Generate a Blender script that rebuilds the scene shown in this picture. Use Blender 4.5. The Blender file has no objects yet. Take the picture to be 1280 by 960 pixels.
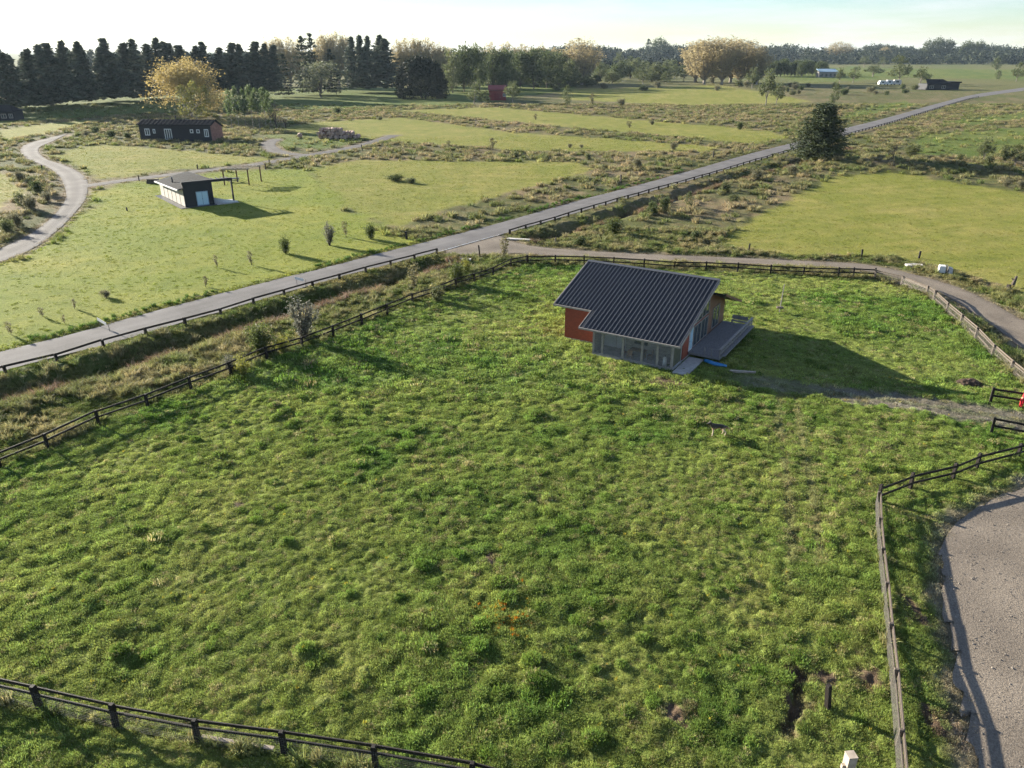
import bpy, bmesh, math, random
import numpy as np
from mathutils import Vector, Matrix

random.seed(7)
RNG = np.random.default_rng(11)
SC = bpy.context.scene
C = SC.collection
R = math.radians

# ------------------------------------------------------------------ camera, world, sun, exposure
CAM_H, FPX, HOR = 26.0, 950.0, 62.0            # metres up, focal length and horizon row in a 1280x960 frame
PITCH = math.atan((480 - HOR) / FPX)
cam_data = bpy.data.cameras.new('camera')
cam_data.sensor_width = 36.0
cam_data.lens = FPX / 1280 * 36.0
cam_data.clip_start = 0.5
cam_data.clip_end = 40000
cam = bpy.data.objects.new('camera', cam_data)
C.objects.link(cam)
cam.location = (0, 0, CAM_H)
cam.rotation_euler = (math.pi / 2 - PITCH, 0, 0)
SC.camera = cam

SUN_AZ, SUN_EL = R(144.0), R(14.6)             # azimuth of the sun, counter-clockwise from +X
SUN_DIR = Vector((math.cos(SUN_AZ) * math.cos(SUN_EL), math.sin(SUN_AZ) * math.cos(SUN_EL), math.sin(SUN_EL)))
sun_data = bpy.data.lights.new('sun', 'SUN')
sun_data.energy = 5.0
sun_data.angle = R(0.53)
sun_data.color = (1.0, 0.92, 0.77)
sun = bpy.data.objects.new('sun', sun_data)
C.objects.link(sun)
sun.location = SUN_DIR * 200
sun.rotation_euler = (-SUN_DIR).to_track_quat('-Z', 'Y').to_euler()

world = bpy.data.worlds.new('World')
SC.world = world
world.use_nodes = True
wn, wl = world.node_tree.nodes, world.node_tree.links
bg = wn['Background']
bg.inputs['Strength'].default_value = 0.050
sky = wn.new('ShaderNodeTexSky')
sky.sky_type = 'NISHITA'
sky.sun_disc = False
sky.sun_elevation = SUN_EL
sky.sun_rotation = math.pi / 2 - SUN_AZ        # Blender counts it clockwise from +Y
sky.air_density = 1.0
sky.dust_density = 0.05
sky.ozone_density = 3.0
tint = wn.new('ShaderNodeMix'); tint.data_type = 'RGBA'; tint.blend_type = 'MULTIPLY'; tint.inputs[0].default_value = 1.0
tint.inputs[7].default_value = (0.90, 0.955, 1.08, 1)
wl.new(sky.outputs[0], tint.inputs[6])
wtc = wn.new('ShaderNodeTexCoord'); wmp = wn.new('ShaderNodeMapping'); wmp.inputs['Scale'].default_value = (1.6, 1.6, 14.0)
wl.new(wtc.outputs['Generated'], wmp.inputs['Vector'])
wns = wn.new('ShaderNodeTexNoise'); wns.inputs['Scale'].default_value = 2.4; wns.inputs['Detail'].default_value = 6; wns.inputs['Roughness'].default_value = 0.6
wl.new(wmp.outputs[0], wns.inputs['Vector'])
wrp = wn.new('ShaderNodeValToRGB'); wrp.color_ramp.elements[0].position = 0.46; wrp.color_ramp.elements[1].position = 0.66
wl.new(wns.outputs['Fac'], wrp.inputs[0])
cloud = wn.new('ShaderNodeMix'); cloud.data_type = 'RGBA'; cloud.blend_type = 'SCREEN'
wcl = wn.new('ShaderNodeMath'); wcl.operation = 'MULTIPLY'; wcl.inputs[1].default_value = 0.55
wl.new(wrp.outputs[0], wcl.inputs[0])
mixc = wn.new('ShaderNodeMix'); mixc.data_type = 'RGBA'
mixc.inputs[7].default_value = (5.2, 5.3, 5.5, 1)
wl.new(wcl.outputs[0], mixc.inputs[0]); wl.new(tint.outputs[2], mixc.inputs[6])
wl.new(mixc.outputs[2], bg.inputs['Color'])
wn.remove(cloud)
SC.view_settings.view_transform = 'Standard'
SC.view_settings.look = 'None'
SC.view_settings.gamma = 1.0
SC.view_settings.use_curve_mapping = False
SC.view_settings.exposure = 2.0
SC.render.engine = 'CYCLES'
SC.cycles.max_bounces = 5
SC.cycles.diffuse_bounces = 1
SC.cycles.glossy_bounces = 2
SC.cycles.transmission_bounces = 3
SC.cycles.transparent_max_bounces = 8
SC.cycles.volume_bounces = 0
SC.cycles.volume_max_steps = 64
SC.cycles.use_denoising = True
SC.cycles.denoiser = 'OPENIMAGEDENOISE'
SC.cycles.denoising_prefilter = 'NONE'
SC.cycles.use_adaptive_sampling = True
SC.cycles.adaptive_threshold = 0.02

# ------------------------------------------------------------------ survey: where a ray to the flat ground lands
def at(px, py, z=0.0):
    u, v = (px - 640) / FPX, -(py - 480) / FPX
    cy, cz, uy, uz = math.cos(PITCH), -math.sin(PITCH), math.sin(PITCH), math.cos(PITCH)
    dy, dz = cy + v * uy, cz + v * uz
    t = (z - CAM_H) / dz
    return (u * t, dy * t)

def height_of(px, py, top):
    """height of an upright thing standing at the ground point (px, py) whose top shows at row top"""
    x, y = at(px, py)
    cy, cz, uy, uz = math.cos(PITCH), -math.sin(PITCH), math.sin(PITCH), math.cos(PITCH)
    s = (480 - top) / FPX                       # (y*uy+(z-H)*uz) = s*(y*cy+(z-H)*cz)
    dz = y * (s * cy - uy) / (uz - s * cz)
    return CAM_H + dz

def metres(px, py, n):
    """n picture columns as metres at that ground point"""
    a, b = at(px - n / 2, py), at(px + n / 2, py)
    return abs(b[0] - a[0])

# ------------------------------------------------------------------ materials
def new_mat(name):
    m = bpy.data.materials.new(name)
    m.use_nodes = True
    nt = m.node_tree
    return m, nt.nodes, nt.links, nt.nodes['Principled BSDF']

def ramp(n, stops):
    r = n.new('ShaderNodeValToRGB')
    el = r.color_ramp.elements
    while len(el) < len(stops):
        el.new(0.5)
    for e, (p, c) in zip(el, stops):
        e.position = p
        e.color = (*c, 1)
    return r

def simple(name, col, rough=0.7, var=0.25, scale=6.0, metal=0.0, bump=0.0, stretch=(1, 1, 1), spec=0.3):
    """paint, wood, metal: a base colour with grain of its own"""
    m, n, l, b = new_mat(name)
    tc = n.new('ShaderNodeTexCoord')
    mp = n.new('ShaderNodeMapping')
    mp.inputs['Scale'].default_value = stretch
    l.new(tc.outputs['Object'], mp.inputs['Vector'])
    ns = n.new('ShaderNodeTexNoise')
    ns.inputs['Scale'].default_value = scale
    ns.inputs['Detail'].default_value = 5
    l.new(mp.outputs[0], ns.inputs['Vector'])
    lo = tuple(max(0, c * (1 - var)) for c in col)
    hi = tuple(min(1, c * (1 + var)) for c in col)
    rp = ramp(n, [(0.3, lo), (0.7, hi)])
    l.new(ns.outputs['Fac'], rp.inputs[0])
    l.new(rp.outputs[0], b.inputs['Base Color'])
    b.inputs['Roughness'].default_value = rough
    b.inputs['Metallic'].default_value = metal
    b.inputs['Specular IOR Level'].default_value = spec
    if bump:
        bp = n.new('ShaderNodeBump')
        bp.inputs['Strength'].default_value = bump
        bp.inputs['Distance'].default_value = 0.02
        l.new(ns.outputs['Fac'], bp.inputs['Height'])
        l.new(bp.outputs[0], b.inputs['Normal'])
    return m

def leafy(name, attr_type='GEOMETRY', attr='tint', col=(1, 1, 1), trans=0.35, rough=0.6, spec=0.2):
    """leaves and blades: colour attribute x species colour, part of the light passing through"""
    m, n, l, b = new_mat(name)
    out = n['Material Output']
    a = n.new('ShaderNodeAttribute')
    a.attribute_type = attr_type
    a.attribute_name = attr
    src = a.outputs['Color']
    if attr_type == 'INSTANCER':
        a2 = n.new('ShaderNodeAttribute')
        a2.attribute_name = 'tint'
        mx0 = n.new('ShaderNodeMix')
        mx0.data_type = 'RGBA'
        mx0.blend_type = 'MULTIPLY'
        mx0.inputs[0].default_value = 1.0
        l.new(src, mx0.inputs[6])
        l.new(a2.outputs['Color'], mx0.inputs[7])
        src = mx0.outputs[2]
    mx = n.new('ShaderNodeMix')
    mx.data_type = 'RGBA'
    mx.blend_type = 'MULTIPLY'
    mx.inputs[0].default_value = 1.0
    l.new(src, mx.inputs[6])
    mx.inputs[7].default_value = (*col, 1)
    l.new(mx.outputs[2], b.inputs['Base Color'])
    b.inputs['Roughness'].default_value = rough
    b.inputs['Specular IOR Level'].default_value = spec
    t = n.new('ShaderNodeBsdfTranslucent')
    l.new(mx.outputs[2], t.inputs['Color'])
    ms = n.new('ShaderNodeMixShader')
    ms.inputs[0].default_value = trans
    l.new(b.outputs[0], ms.inputs[1])
    l.new(t.outputs[0], ms.inputs[2])
    l.new(ms.outputs[0], out.inputs['Surface'])
    return m

M = {}
M['fence'] = simple('dark_stained_timber', (0.016, 0.012, 0.010), 0.75, 0.5, 3, bump=0.4, stretch=(1, 6, 6))
M['grey_wood'] = simple('weathered_timber', (0.105, 0.084, 0.068), 0.85, 0.4, 4, bump=0.4, stretch=(1, 5, 5))
M['pale_wood'] = simple('pale_timber', (0.36, 0.30, 0.235), 0.8, 0.25, 4, bump=0.3)
M['brown_wood'] = simple('brown_timber', (0.16, 0.085, 0.045), 0.7, 0.35, 5, bump=0.3)
M['wire'] = simple('galvanised_wire', (0.20, 0.185, 0.165), 0.5, 0.2, 5, metal=0.4)
M['roof'] = simple('dark_roof_steel', (0.019, 0.021, 0.026), 0.55, 0.15, 0.5, spec=0.3)
M['rib'] = simple('sunlit_rib_steel', (0.062, 0.066, 0.074), 0.5, 0.1, 2.0, spec=0.4)  # lighter copy of the roof steel: sun catching the ribs, put into colour
M['trim'] = simple('grey_trim', (0.25, 0.225, 0.20), 0.6, 0.2, 3)
M['red_board'] = simple('red_brown_weatherboard', (0.23, 0.050, 0.024), 0.6, 0.3, 4, bump=0.3, stretch=(1, 1, 9))
M['tan_board'] = simple('tan_board', (0.20, 0.105, 0.065), 0.7, 0.3, 4, stretch=(9, 9, 1))
M['white'] = simple('white_paint', (0.62, 0.62, 0.60), 0.5, 0.08, 3)
M['cream_board'] = simple('pale_lining_board', (0.38, 0.35, 0.31), 0.7, 0.3, 3, stretch=(1, 1, 8))
M['black'] = simple('black_cladding', (0.016, 0.017, 0.022), 0.65, 0.4, 4, stretch=(8, 8, 1))
M['black_roof'] = simple('black_roofing', (0.008, 0.010, 0.014), 0.85, 0.25, 2, spec=0.08)
M['concrete'] = simple('concrete', (0.42, 0.40, 0.37), 0.85, 0.2, 3, bump=0.3)
M['deck'] = simple('grey_deck_timber', (0.20, 0.19, 0.185), 0.75, 0.25, 3, stretch=(6, 1, 1))
M['barn_red'] = simple('red_shed_steel', (0.20, 0.026, 0.026), 0.6, 0.25, 3)
M['blue'] = simple('blue_sheet', (0.045, 0.20, 0.42), 0.6, 0.2, 3)
M['pale_blue'] = simple('pale_blue_steel', (0.24, 0.34, 0.43), 0.5, 0.1, 3)
M['grey_dark'] = simple('dark_grey_metal', (0.06, 0.06, 0.065), 0.5, 0.3, 3, metal=0.3)
M['bark'] = simple('bark', (0.085, 0.068, 0.055), 0.9, 0.4, 2, bump=0.6, stretch=(4, 4, 1))
M['bark_pale'] = simple('pale_bark', (0.24, 0.205, 0.17), 0.9, 0.35, 2, bump=0.4, stretch=(4, 4, 1))
M['log'] = simple('cut_log', (0.36, 0.25, 0.20), 0.85, 0.35, 3, bump=0.4)
M['red_cloth'] = simple('red_jacket_cloth', (0.55, 0.02, 0.03), 0.8, 0.2, 12, bump=0.2)
M['dark_cloth'] = simple('dark_trouser_cloth', (0.03, 0.03, 0.045), 0.85, 0.3, 12)
M['skin'] = simple('skin', (0.50, 0.31, 0.22), 0.55, 0.08, 9)
M['hair'] = simple('dark_hair', (0.025, 0.017, 0.012), 0.6, 0.3, 20)
M['stone'] = simple('pale_stone', (0.50, 0.47, 0.43), 0.85, 0.2, 3, bump=0.3)
M['soil'] = simple('dark_soil', (0.055, 0.035, 0.024), 0.95, 0.5, 2, bump=0.8)

def glass_mat(name, col, rough=0.08):
    m, n, l, b = new_mat(name)
    b.inputs['Base Color'].default_value = (*col, 1)
    b.inputs['Roughness'].default_value = rough
    b.inputs['Specular IOR Level'].default_value = 0.8
    ns = n.new('ShaderNodeTexNoise')
    ns.inputs['Scale'].default_value = 0.8
    bp = n.new('ShaderNodeBump')
    bp.inputs['Strength'].default_value = 0.05
    l.new(ns.outputs['Fac'], bp.inputs['Height'])
    l.new(bp.outputs[0], b.inputs['Normal'])
    return m
M['glass'] = glass_mat('window_glass', (0.035, 0.05, 0.055))
M['door_glass'] = glass_mat('pale_door_glass', (0.42, 0.58, 0.66), 0.15)  # panes in one even pale blue

def screen_mat():
    m, n, l, b = new_mat('insect_screen')
    b.inputs['Base Color'].default_value = (0.30, 0.29, 0.28, 1)
    b.inputs['Roughness'].default_value = 0.7
    tr = n.new('ShaderNodeBsdfTransparent')
    ms = n.new('ShaderNodeMixShader')
    ms.inputs[0].default_value = 0.15
    l.new(tr.outputs[0], ms.inputs[1])
    l.new(b.outputs[0], ms.inputs[2])
    l.new(ms.outputs[0], n['Material Output'].inputs['Surface'])
    return m
M['screen'] = screen_mat()

# ------------------------------------------------------------------ mesh helpers
class MB:
    def __init__(self):
        self.v, self.f = [], []
    def box(self, x0, x1, y0, y1, z0, z1):
        i = len(self.v)
        self.v += [(x0, y0, z0), (x1, y0, z0), (x1, y1, z0), (x0, y1, z0), (x0, y0, z1), (x1, y0, z1), (x1, y1, z1), (x0, y1, z1)]
        self.f += [(i, i + 3, i + 2, i + 1), (i + 4, i + 5, i + 6, i + 7), (i, i + 1, i + 5, i + 4), (i + 1, i + 2, i + 6, i + 5), (i + 2, i + 3, i + 7, i + 6), (i + 3, i, i + 4, i + 7)]
        return self
    def hexa(self, a, b):
        """solid between two quads (same winding, a below / before b)"""
        i = len(self.v)
        self.v += list(a) + list(b)
        self.f += [(i, i + 3, i + 2, i + 1), (i + 4, i + 5, i + 6, i + 7), (i, i + 1, i + 5, i + 4), (i + 1, i + 2, i + 6, i + 5), (i + 2, i + 3, i + 7, i + 6), (i + 3, i, i + 4, i + 7)]
        return self
    def prism(self, pts, z0, z1):
        """upright prism over a counter-clockwise outline"""
        n, i = len(pts), len(self.v)
        self.v += [(x, y, z0) for x, y in pts] + [(x, y, z1) for x, y in pts]
        self.f += [tuple(range(i + n - 1, i - 1, -1)), tuple(range(i + n, i + 2 * n))]
        for k in range(n):
            k2 = (k + 1) % n
            self.f.append((i + k, i + k2, i + n + k2, i + n + k))
        return self
    def extrude(self, pts, d):
        """any 3-D polygon pushed along vector d"""
        n, i = len(pts), len(self.v)
        self.v += [tuple(p) for p in pts] + [(p[0] + d[0], p[1] + d[1], p[2] + d[2]) for p in pts]
        self.f += [tuple(range(i + n - 1, i - 1, -1)), tuple(range(i + n, i + 2 * n))]
        for k in range(n):
            k2 = (k + 1) % n
            self.f.append((i + k, i + k2, i + n + k2, i + n + k))
        return self
    def tube(self, p0, p1, r0, r1=None, n=6):
        r1 = r0 if r1 is None else r1
        p0, p1 = Vector(p0), Vector(p1)
        d = (p1 - p0)
        if d.length < 1e-6:
            return self
        d.normalize()
        a = d.orthogonal().normalized()
        b = d.cross(a)
        i = len(self.v)
        for p, r in ((p0, r0), (p1, r1)):
            for k in range(n):
                t = 2 * math.pi * k / n
                self.v.append(tuple(p + (a * math.cos(t) + b * math.sin(t)) * r))
        for k in range(n):
            k2 = (k + 1) % n
            self.f.append((i + k, i + k2, i + n + k2, i + n + k))
        self.f.append(tuple(range(i + n - 1, i - 1, -1)))
        self.f.append(tuple(range(i + n, i + 2 * n)))
        return self
    def mesh(self, name, mat, smooth=False):
        me = bpy.data.meshes.new(name)
        me.from_pydata(self.v, [], self.f)
        if mat is not None:
            me.materials.append(mat)
        if smooth:
            me.polygons.foreach_set('use_smooth', [True] * len(me.polygons))
        me.update()
        return me
    def build(self, name, mat, parent=None, smooth=False):
        return put(name, self.mesh(name, mat, smooth), parent)

def put(name, me, parent=None):
    o = bpy.data.objects.new(name, me)
    C.objects.link(o)
    if parent is not None:
        o.parent = parent
    return o

def tag(o, label=None, cat=None, group=None, kind=None):
    if label: o['label'] = label
    if cat: o['category'] = cat
    if group: o['group'] = group
    if kind: o['kind'] = kind
    return o

def thing(name, label, cat, loc, rz=0.0, group=None):
    o = bpy.data.objects.new(name, None)
    C.objects.link(o)
    o.empty_display_size = 0.3
    o.location = loc
    o.rotation_euler = (0, 0, rz)
    return tag(o, label, cat, group)

def mesh_np(name, V, F, mat, tint=None, smooth=False):
    """mesh from arrays; F is (n,4) or (n,3)"""
    me = bpy.data.meshes.new(name)
    k = F.shape[1]
    me.vertices.add(len(V))
    me.vertices.foreach_set('co', np.ascontiguousarray(V, np.float32).ravel())
    me.loops.add(F.size)
    me.loops.foreach_set('vertex_index', np.ascontiguousarray(F, np.int32).ravel())
    me.polygons.add(len(F))
    me.polygons.foreach_set('loop_start', np.arange(0, F.size, k, dtype=np.int32))
    me.polygons.foreach_set('loop_total', np.full(len(F), k, np.int32))
    if smooth:
        me.polygons.foreach_set('use_smooth', np.ones(len(F), bool))
    if tint is not None:
        a = me.attributes.new('tint', 'FLOAT_COLOR', 'POINT')
        c = np.ones((len(V), 4), np.float32)
        c[:, :3] = tint
        a.data.foreach_set('color', c.ravel())
    if mat is not None:
        me.materials.append(mat)
    me.update(calc_edges=True)
    return me

# ------------------------------------------------------------------ noise on arrays
def vnoise(x, y, seed=0):
    xi, yi = np.floor(x).astype(np.int64), np.floor(y).astype(np.int64)
    xf, yf = x - xi, y - yi
    u, v = xf * xf * (3 - 2 * xf), yf * yf * (3 - 2 * yf)
    def h(a, b):
        n = (a * 374761393 + b * 668265263 + seed * 1442695041) & 0xFFFFFFFF
        n = ((n ^ (n >> 13)) * 1274126177) & 0xFFFFFFFF
        return ((n ^ (n >> 16)) & 0xFFFFFF) / float(0xFFFFFF)
    a, b, c, d = h(xi, yi), h(xi + 1, yi), h(xi, yi + 1), h(xi + 1, yi + 1)
    return (a * (1 - u) + b * u) * (1 - v) + (c * (1 - u) + d * u) * v

def fbm(x, y, s, oct=4, seed=0):
    t, amp, tot = 0, 1.0, 0.0
    for o in range(oct):
        t = t + amp * vnoise(x / s * 2 ** o + 17.3 * o, y / s * 2 ** o - 9.1 * o, seed + o)
        tot += amp
        amp *= 0.5
    return t / tot

def sd_poly(x, y, poly):
    """signed distance to a polygon, positive inside"""
    P = np.array(poly, float)
    d = np.full(x.shape, 1e9)
    ins = np.zeros(x.shape, bool)
    for i in range(len(P)):
        a, b = P[i], P[(i + 1) % len(P)]
        e = b - a
        t = np.clip(((x - a[0]) * e[0] + (y - a[1]) * e[1]) / max(e @ e, 1e-9), 0, 1)
        d = np.minimum(d, np.hypot(x - a[0] - t * e[0], y - a[1] - t * e[1]))
        cnd = (a[1] > y) != (b[1] > y)
        with np.errstate(divide='ignore', invalid='ignore'):
            xi = a[0] + (y - a[1]) / (b[1] - a[1] if b[1] != a[1] else 1e-9) * e[0]
        ins ^= cnd & (x < xi)
    return np.where(ins, d, -d)

def d_line(x, y, line):
    """distance to a polyline and the fraction along it"""
    P = np.array(line, float)
    L = np.concatenate([[0], np.cumsum(np.hypot(*np.diff(P, axis=0).T))])
    d = np.full(x.shape, 1e9)
    s = np.zeros(x.shape)
    for i in range(len(P) - 1):
        a, b = P[i], P[i + 1]
        e = b - a
        t = np.clip(((x - a[0]) * e[0] + (y - a[1]) * e[1]) / max(e @ e, 1e-9), 0, 1)
        dd = np.hypot(x - a[0] - t * e[0], y - a[1] - t * e[1])
        m = dd < d
        d = np.where(m, dd, d)
        s = np.where(m, (L[i] + t * (L[i + 1] - L[i])) / L[-1], s)
    return d, s

def sm(a, b, x):
    t = np.clip((x - a) / (b - a), 0, 1)
    return t * t * (3 - 2 * t)

def pl(pts):
    return [at(*p) for p in pts]

def smooth_line(P, step):
    """Catmull-Rom through points, resampled"""
    P = [np.array(p, float) for p in P]
    P = [2 * P[0] - P[1]] + P + [2 * P[-1] - P[-2]]
    out = []
    for i in range(1, len(P) - 2):
        a, b, c, d = P[i - 1:i + 3]
        n = max(2, int(np.linalg.norm(c - b) / step))
        for k in range(n):
            t = k / n
            out.append(0.5 * (2 * b + (c - a) * t + (2 * a - 5 * b + 4 * c - d) * t * t + (3 * b - a - 3 * c + d) * t ** 3))
    out.append(P[-2])
    return np.array(out)

# ------------------------------------------------------------------ plan of the place (surveyed from the aerial photograph onto flat ground)
ROAD_FAR = [(-140, 479), (0, 440), (96, 416), (167, 396.5), (300, 361), (417, 332), (486, 314), (565, 294.5), (640, 274.5), (726, 250), (790, 233.5), (859, 214.5), (940, 191.5), (993, 178), (1051, 161.7), (1110, 147), (1174, 129), (1221, 117.7), (1280, 109.5), (1340, 101)]
ROAD_NEAR = [(-140, 505), (0, 465), (96, 440), (180, 417), (300, 382.5), (405, 352), (465, 336), (545, 315.5), (624, 294), (726, 264.5), (790, 246), (859, 226.5), (940, 202.4), (993, 187), (1051, 170.5), (1110, 154.6), (1174, 135), (1221, 122), (1280, 113.2), (1340, 104)]
ROAD_POLY = pl(ROAD_FAR) + pl(ROAD_NEAR)[::-1]
DRIVE_L = [(-60, 329), (0, 310.6), (39, 292), (65, 271.5), (81, 251), (82, 238), (75.5, 222), (60, 209), (39, 201), (27, 192), (27, 184), (39, 178), (60, 172.6), (85, 167)]
DRIVE_R = [(-60, 349), (0, 327.5), (39, 312), (68, 291), (91, 269), (105.5, 250.7), (109, 240), (109, 227), (101, 217), (81, 206.5), (60, 200), (49.5, 192), (49.5, 184), (65, 177), (90, 170)]
BRANCH = [(104, 233), (130, 229), (156, 225.5), (200, 220), (260, 212.5), (300, 208.5), (340, 202), (380, 195), (427, 187), (454, 181), (474, 175), (492, 169)]
LOOP = [(385, 194), (366, 193), (345, 189), (335, 180), (345, 174)]
ACC_U = [(556, 313), (575, 308), (624, 295), (640, 302), (660, 307), (681, 309.5), (747, 314.5), (832, 318.7), (940, 323), (1001, 326), (1067, 329), (1112, 336), (1171, 350.6), (1221, 369), (1280, 401), (1340, 436)]
ACC_L = [(560, 318), (585, 318), (622, 318), (640, 317), (660, 317.5), (690, 319), (750, 322), (832, 326), (940, 330), (1001, 333), (1046, 334.5), (1094, 341), (1158, 359), (1179, 368), (1232, 401), (1258, 420), (1285, 441), (1340, 486)]
ACC_POLY = pl(ACC_U) + pl(ACC_L)[::-1]
YARD = pl([(1290, 606), (1240, 626), (1200, 650), (1180, 680), (1178, 720), (1185, 780), (1199, 850), (1213, 915), (1226, 985), (1240, 1040)]) + [(60, 18), (60, 36)]
TRACK = pl([(880, 466), (919, 473), (977, 482), (1053, 494), (1132, 503), (1184, 511), (1280, 527), (1340, 540)])
DITCH_A = pl([(-120, 527), (0, 493), (100, 468), (162, 449), (225, 427), (300, 404), (406, 371), (486, 347.5), (545, 329), (556, 325)])
DITCH_B = pl([(655, 302), (726, 281), (790, 262), (859, 240), (907, 225), (960, 211.5), (1010, 199), (1055, 186)])
TRAIL = pl([(984, 500), (988, 540), (998, 600), (1008, 680), (1004, 760)])
BERM = pl([(1045, 205), (1100, 209), (1160, 212), (1235, 215)])
PADDOCK = pl([(-110, 630), (0, 586), (60, 562), (124, 534), (185, 510), (239, 489), (289, 470), (334, 451), (378, 436), (417, 423), (453, 408), (484, 394.5), (515, 382), (570, 362), (616, 345), (659, 331), (767, 334), (882, 340), (963, 343), (1047, 347.5), (1092, 350), (1158, 371), (1167, 378), (1200, 409), (1240, 446), (1285, 487)]) + pl([(1340, 545), (1280, 570), (1190, 599), (1097, 627), (1098, 697), (1104, 743), (1112, 847), (1121, 975), (1125, 1000), (600, 990), (470, 960), (356, 943), (248, 928), (145, 908), (50, 886), (-60, 866)])
LAWN = pl([(-100, 468), (0, 440), (96, 415), (167, 395), (300, 359), (417, 330), (486, 312), (520, 303), (480, 285), (440, 262), (405, 235), (385, 210), (330, 212), (260, 216), (150, 230), (112, 240), (105, 262), (68, 294), (0, 330), (-60, 352)])
FORE = pl([(-200, 872), (50, 890), (145, 912), (248, 932), (356, 948), (470, 964), (600, 990)]) + [(0, 12), (-30, 12)]
STRIP = pl([(1097, 629), (1137, 612), (1190, 600), (1272, 572), (1345, 552), (1345, 600), (1290, 608), (1240, 628), (1200, 652), (1180, 682), (1178, 722), (1185, 782), (1199, 852), (1213, 917), (1226, 987), (1240, 1060), (1130, 1060), (1121, 975), (1112, 847), (1104, 743), (1098, 697)])
HAYS = [pl(q) for q in (
    [(385, 210), (450, 200), (720, 203), (742, 211), (705, 224), (640, 240), (560, 262), (500, 284), (440, 263), (405, 236)],
    [(62, 195), (120, 180), (200, 186), (300, 194), (345, 200), (200, 215), (120, 225), (98, 210)],
    [(350, 160), (400, 152), (500, 147), (640, 165), (800, 176), (900, 184), (880, 190), (640, 188), (480, 176), (395, 172)],
    [(490, 138), (620, 134), (800, 150), (960, 163), (985, 172), (940, 180), (700, 158)],
    [(893, 306), (930, 280), (1040, 220), (1110, 214), (1280, 242), (1400, 262), (1400, 420), (1290, 372), (1200, 340), (1110, 322), (960, 317)],
    [(700, 112), (900, 107), (960, 116), (1020, 128), (860, 132), (700, 124)],
    [(0, 162), (80, 152), (130, 150), (60, 166), (0, 178)],
    [(0, 215), (20, 225), (30, 240), (0, 262), (-60, 280), (-60, 215)],
)]
GREENS = [pl(q) for q in (
    [(-60, 132), (0, 126), (200, 116), (340, 110), (560, 108), (720, 104), (720, 112), (560, 132), (350, 136), (200, 140), (0, 156), (-60, 160)],
    [(1142, 192), (1150, 168), (1300, 158), (1300, 186), (1200, 196)],
    [(1040, 150), (1080, 134), (1130, 126), (1150, 130), (1100, 142)],
    [(960, 92), (1000, 86), (1060, 84), (1300, 88), (1300, 100), (1150, 97), (1000, 104)],
    [(330, 168), (380, 166), (450, 178), (400, 186), (350, 184)],
    [(300, 131), (420, 121), (560, 124), (560, 131), (380, 137)],
    [(1180, 152), (1300, 138), (1300, 146), (1210, 158)],
)]
DIRTS = [(1000, 850, 0.5, 1.2), (990, 885, 0.45, 1.4), (1085, 848, 0.8, 0.8), (845, 893, 0.9, 0.7), (612, 700, 0.35, 0.8), (832, 478, 1.6, 1.2), (1211, 479, 1.2, 1.0), (1030, 846, 0.6, 0.5), (300, 632, 0.5, 0.3), (665, 318, 1.5, 1.0), (1238, 356, 1.5, 1), (1192, 910, 0.5, 1.0), (1170, 905, 0.35, 1.6), (1140, 760, 0.3, 1.5), (720, 405, 0.8, 0.5)]
HOLE = pl([(1003, 842), (997, 868), (990, 898), (984, 915)])

# ------------------------------------------------------------------ height and cover of the ground at any point
TUSS = None
def make_tussocks():
    """scattered lush clumps in the paddock"""
    n = 3000
    x = RNG.uniform(-62, 62, n * 3)
    y = RNG.uniform(17, 118, n * 3)
    keep = (sd_poly(x, y, PADDOCK) > 0.6) & (fbm(x, y, 14, 3, 5) + RNG.uniform(-.2, .2, n * 3) > 0.50)
    x, y = x[keep][:n], y[keep][:n]
    r = (RNG.gamma(2.5, 0.10, len(x)) * 0.55 + 0.09) * np.clip(0.55 + y / 130, 0.6, 1.0)
    return x, y, r
TUSS = make_tussocks()

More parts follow.
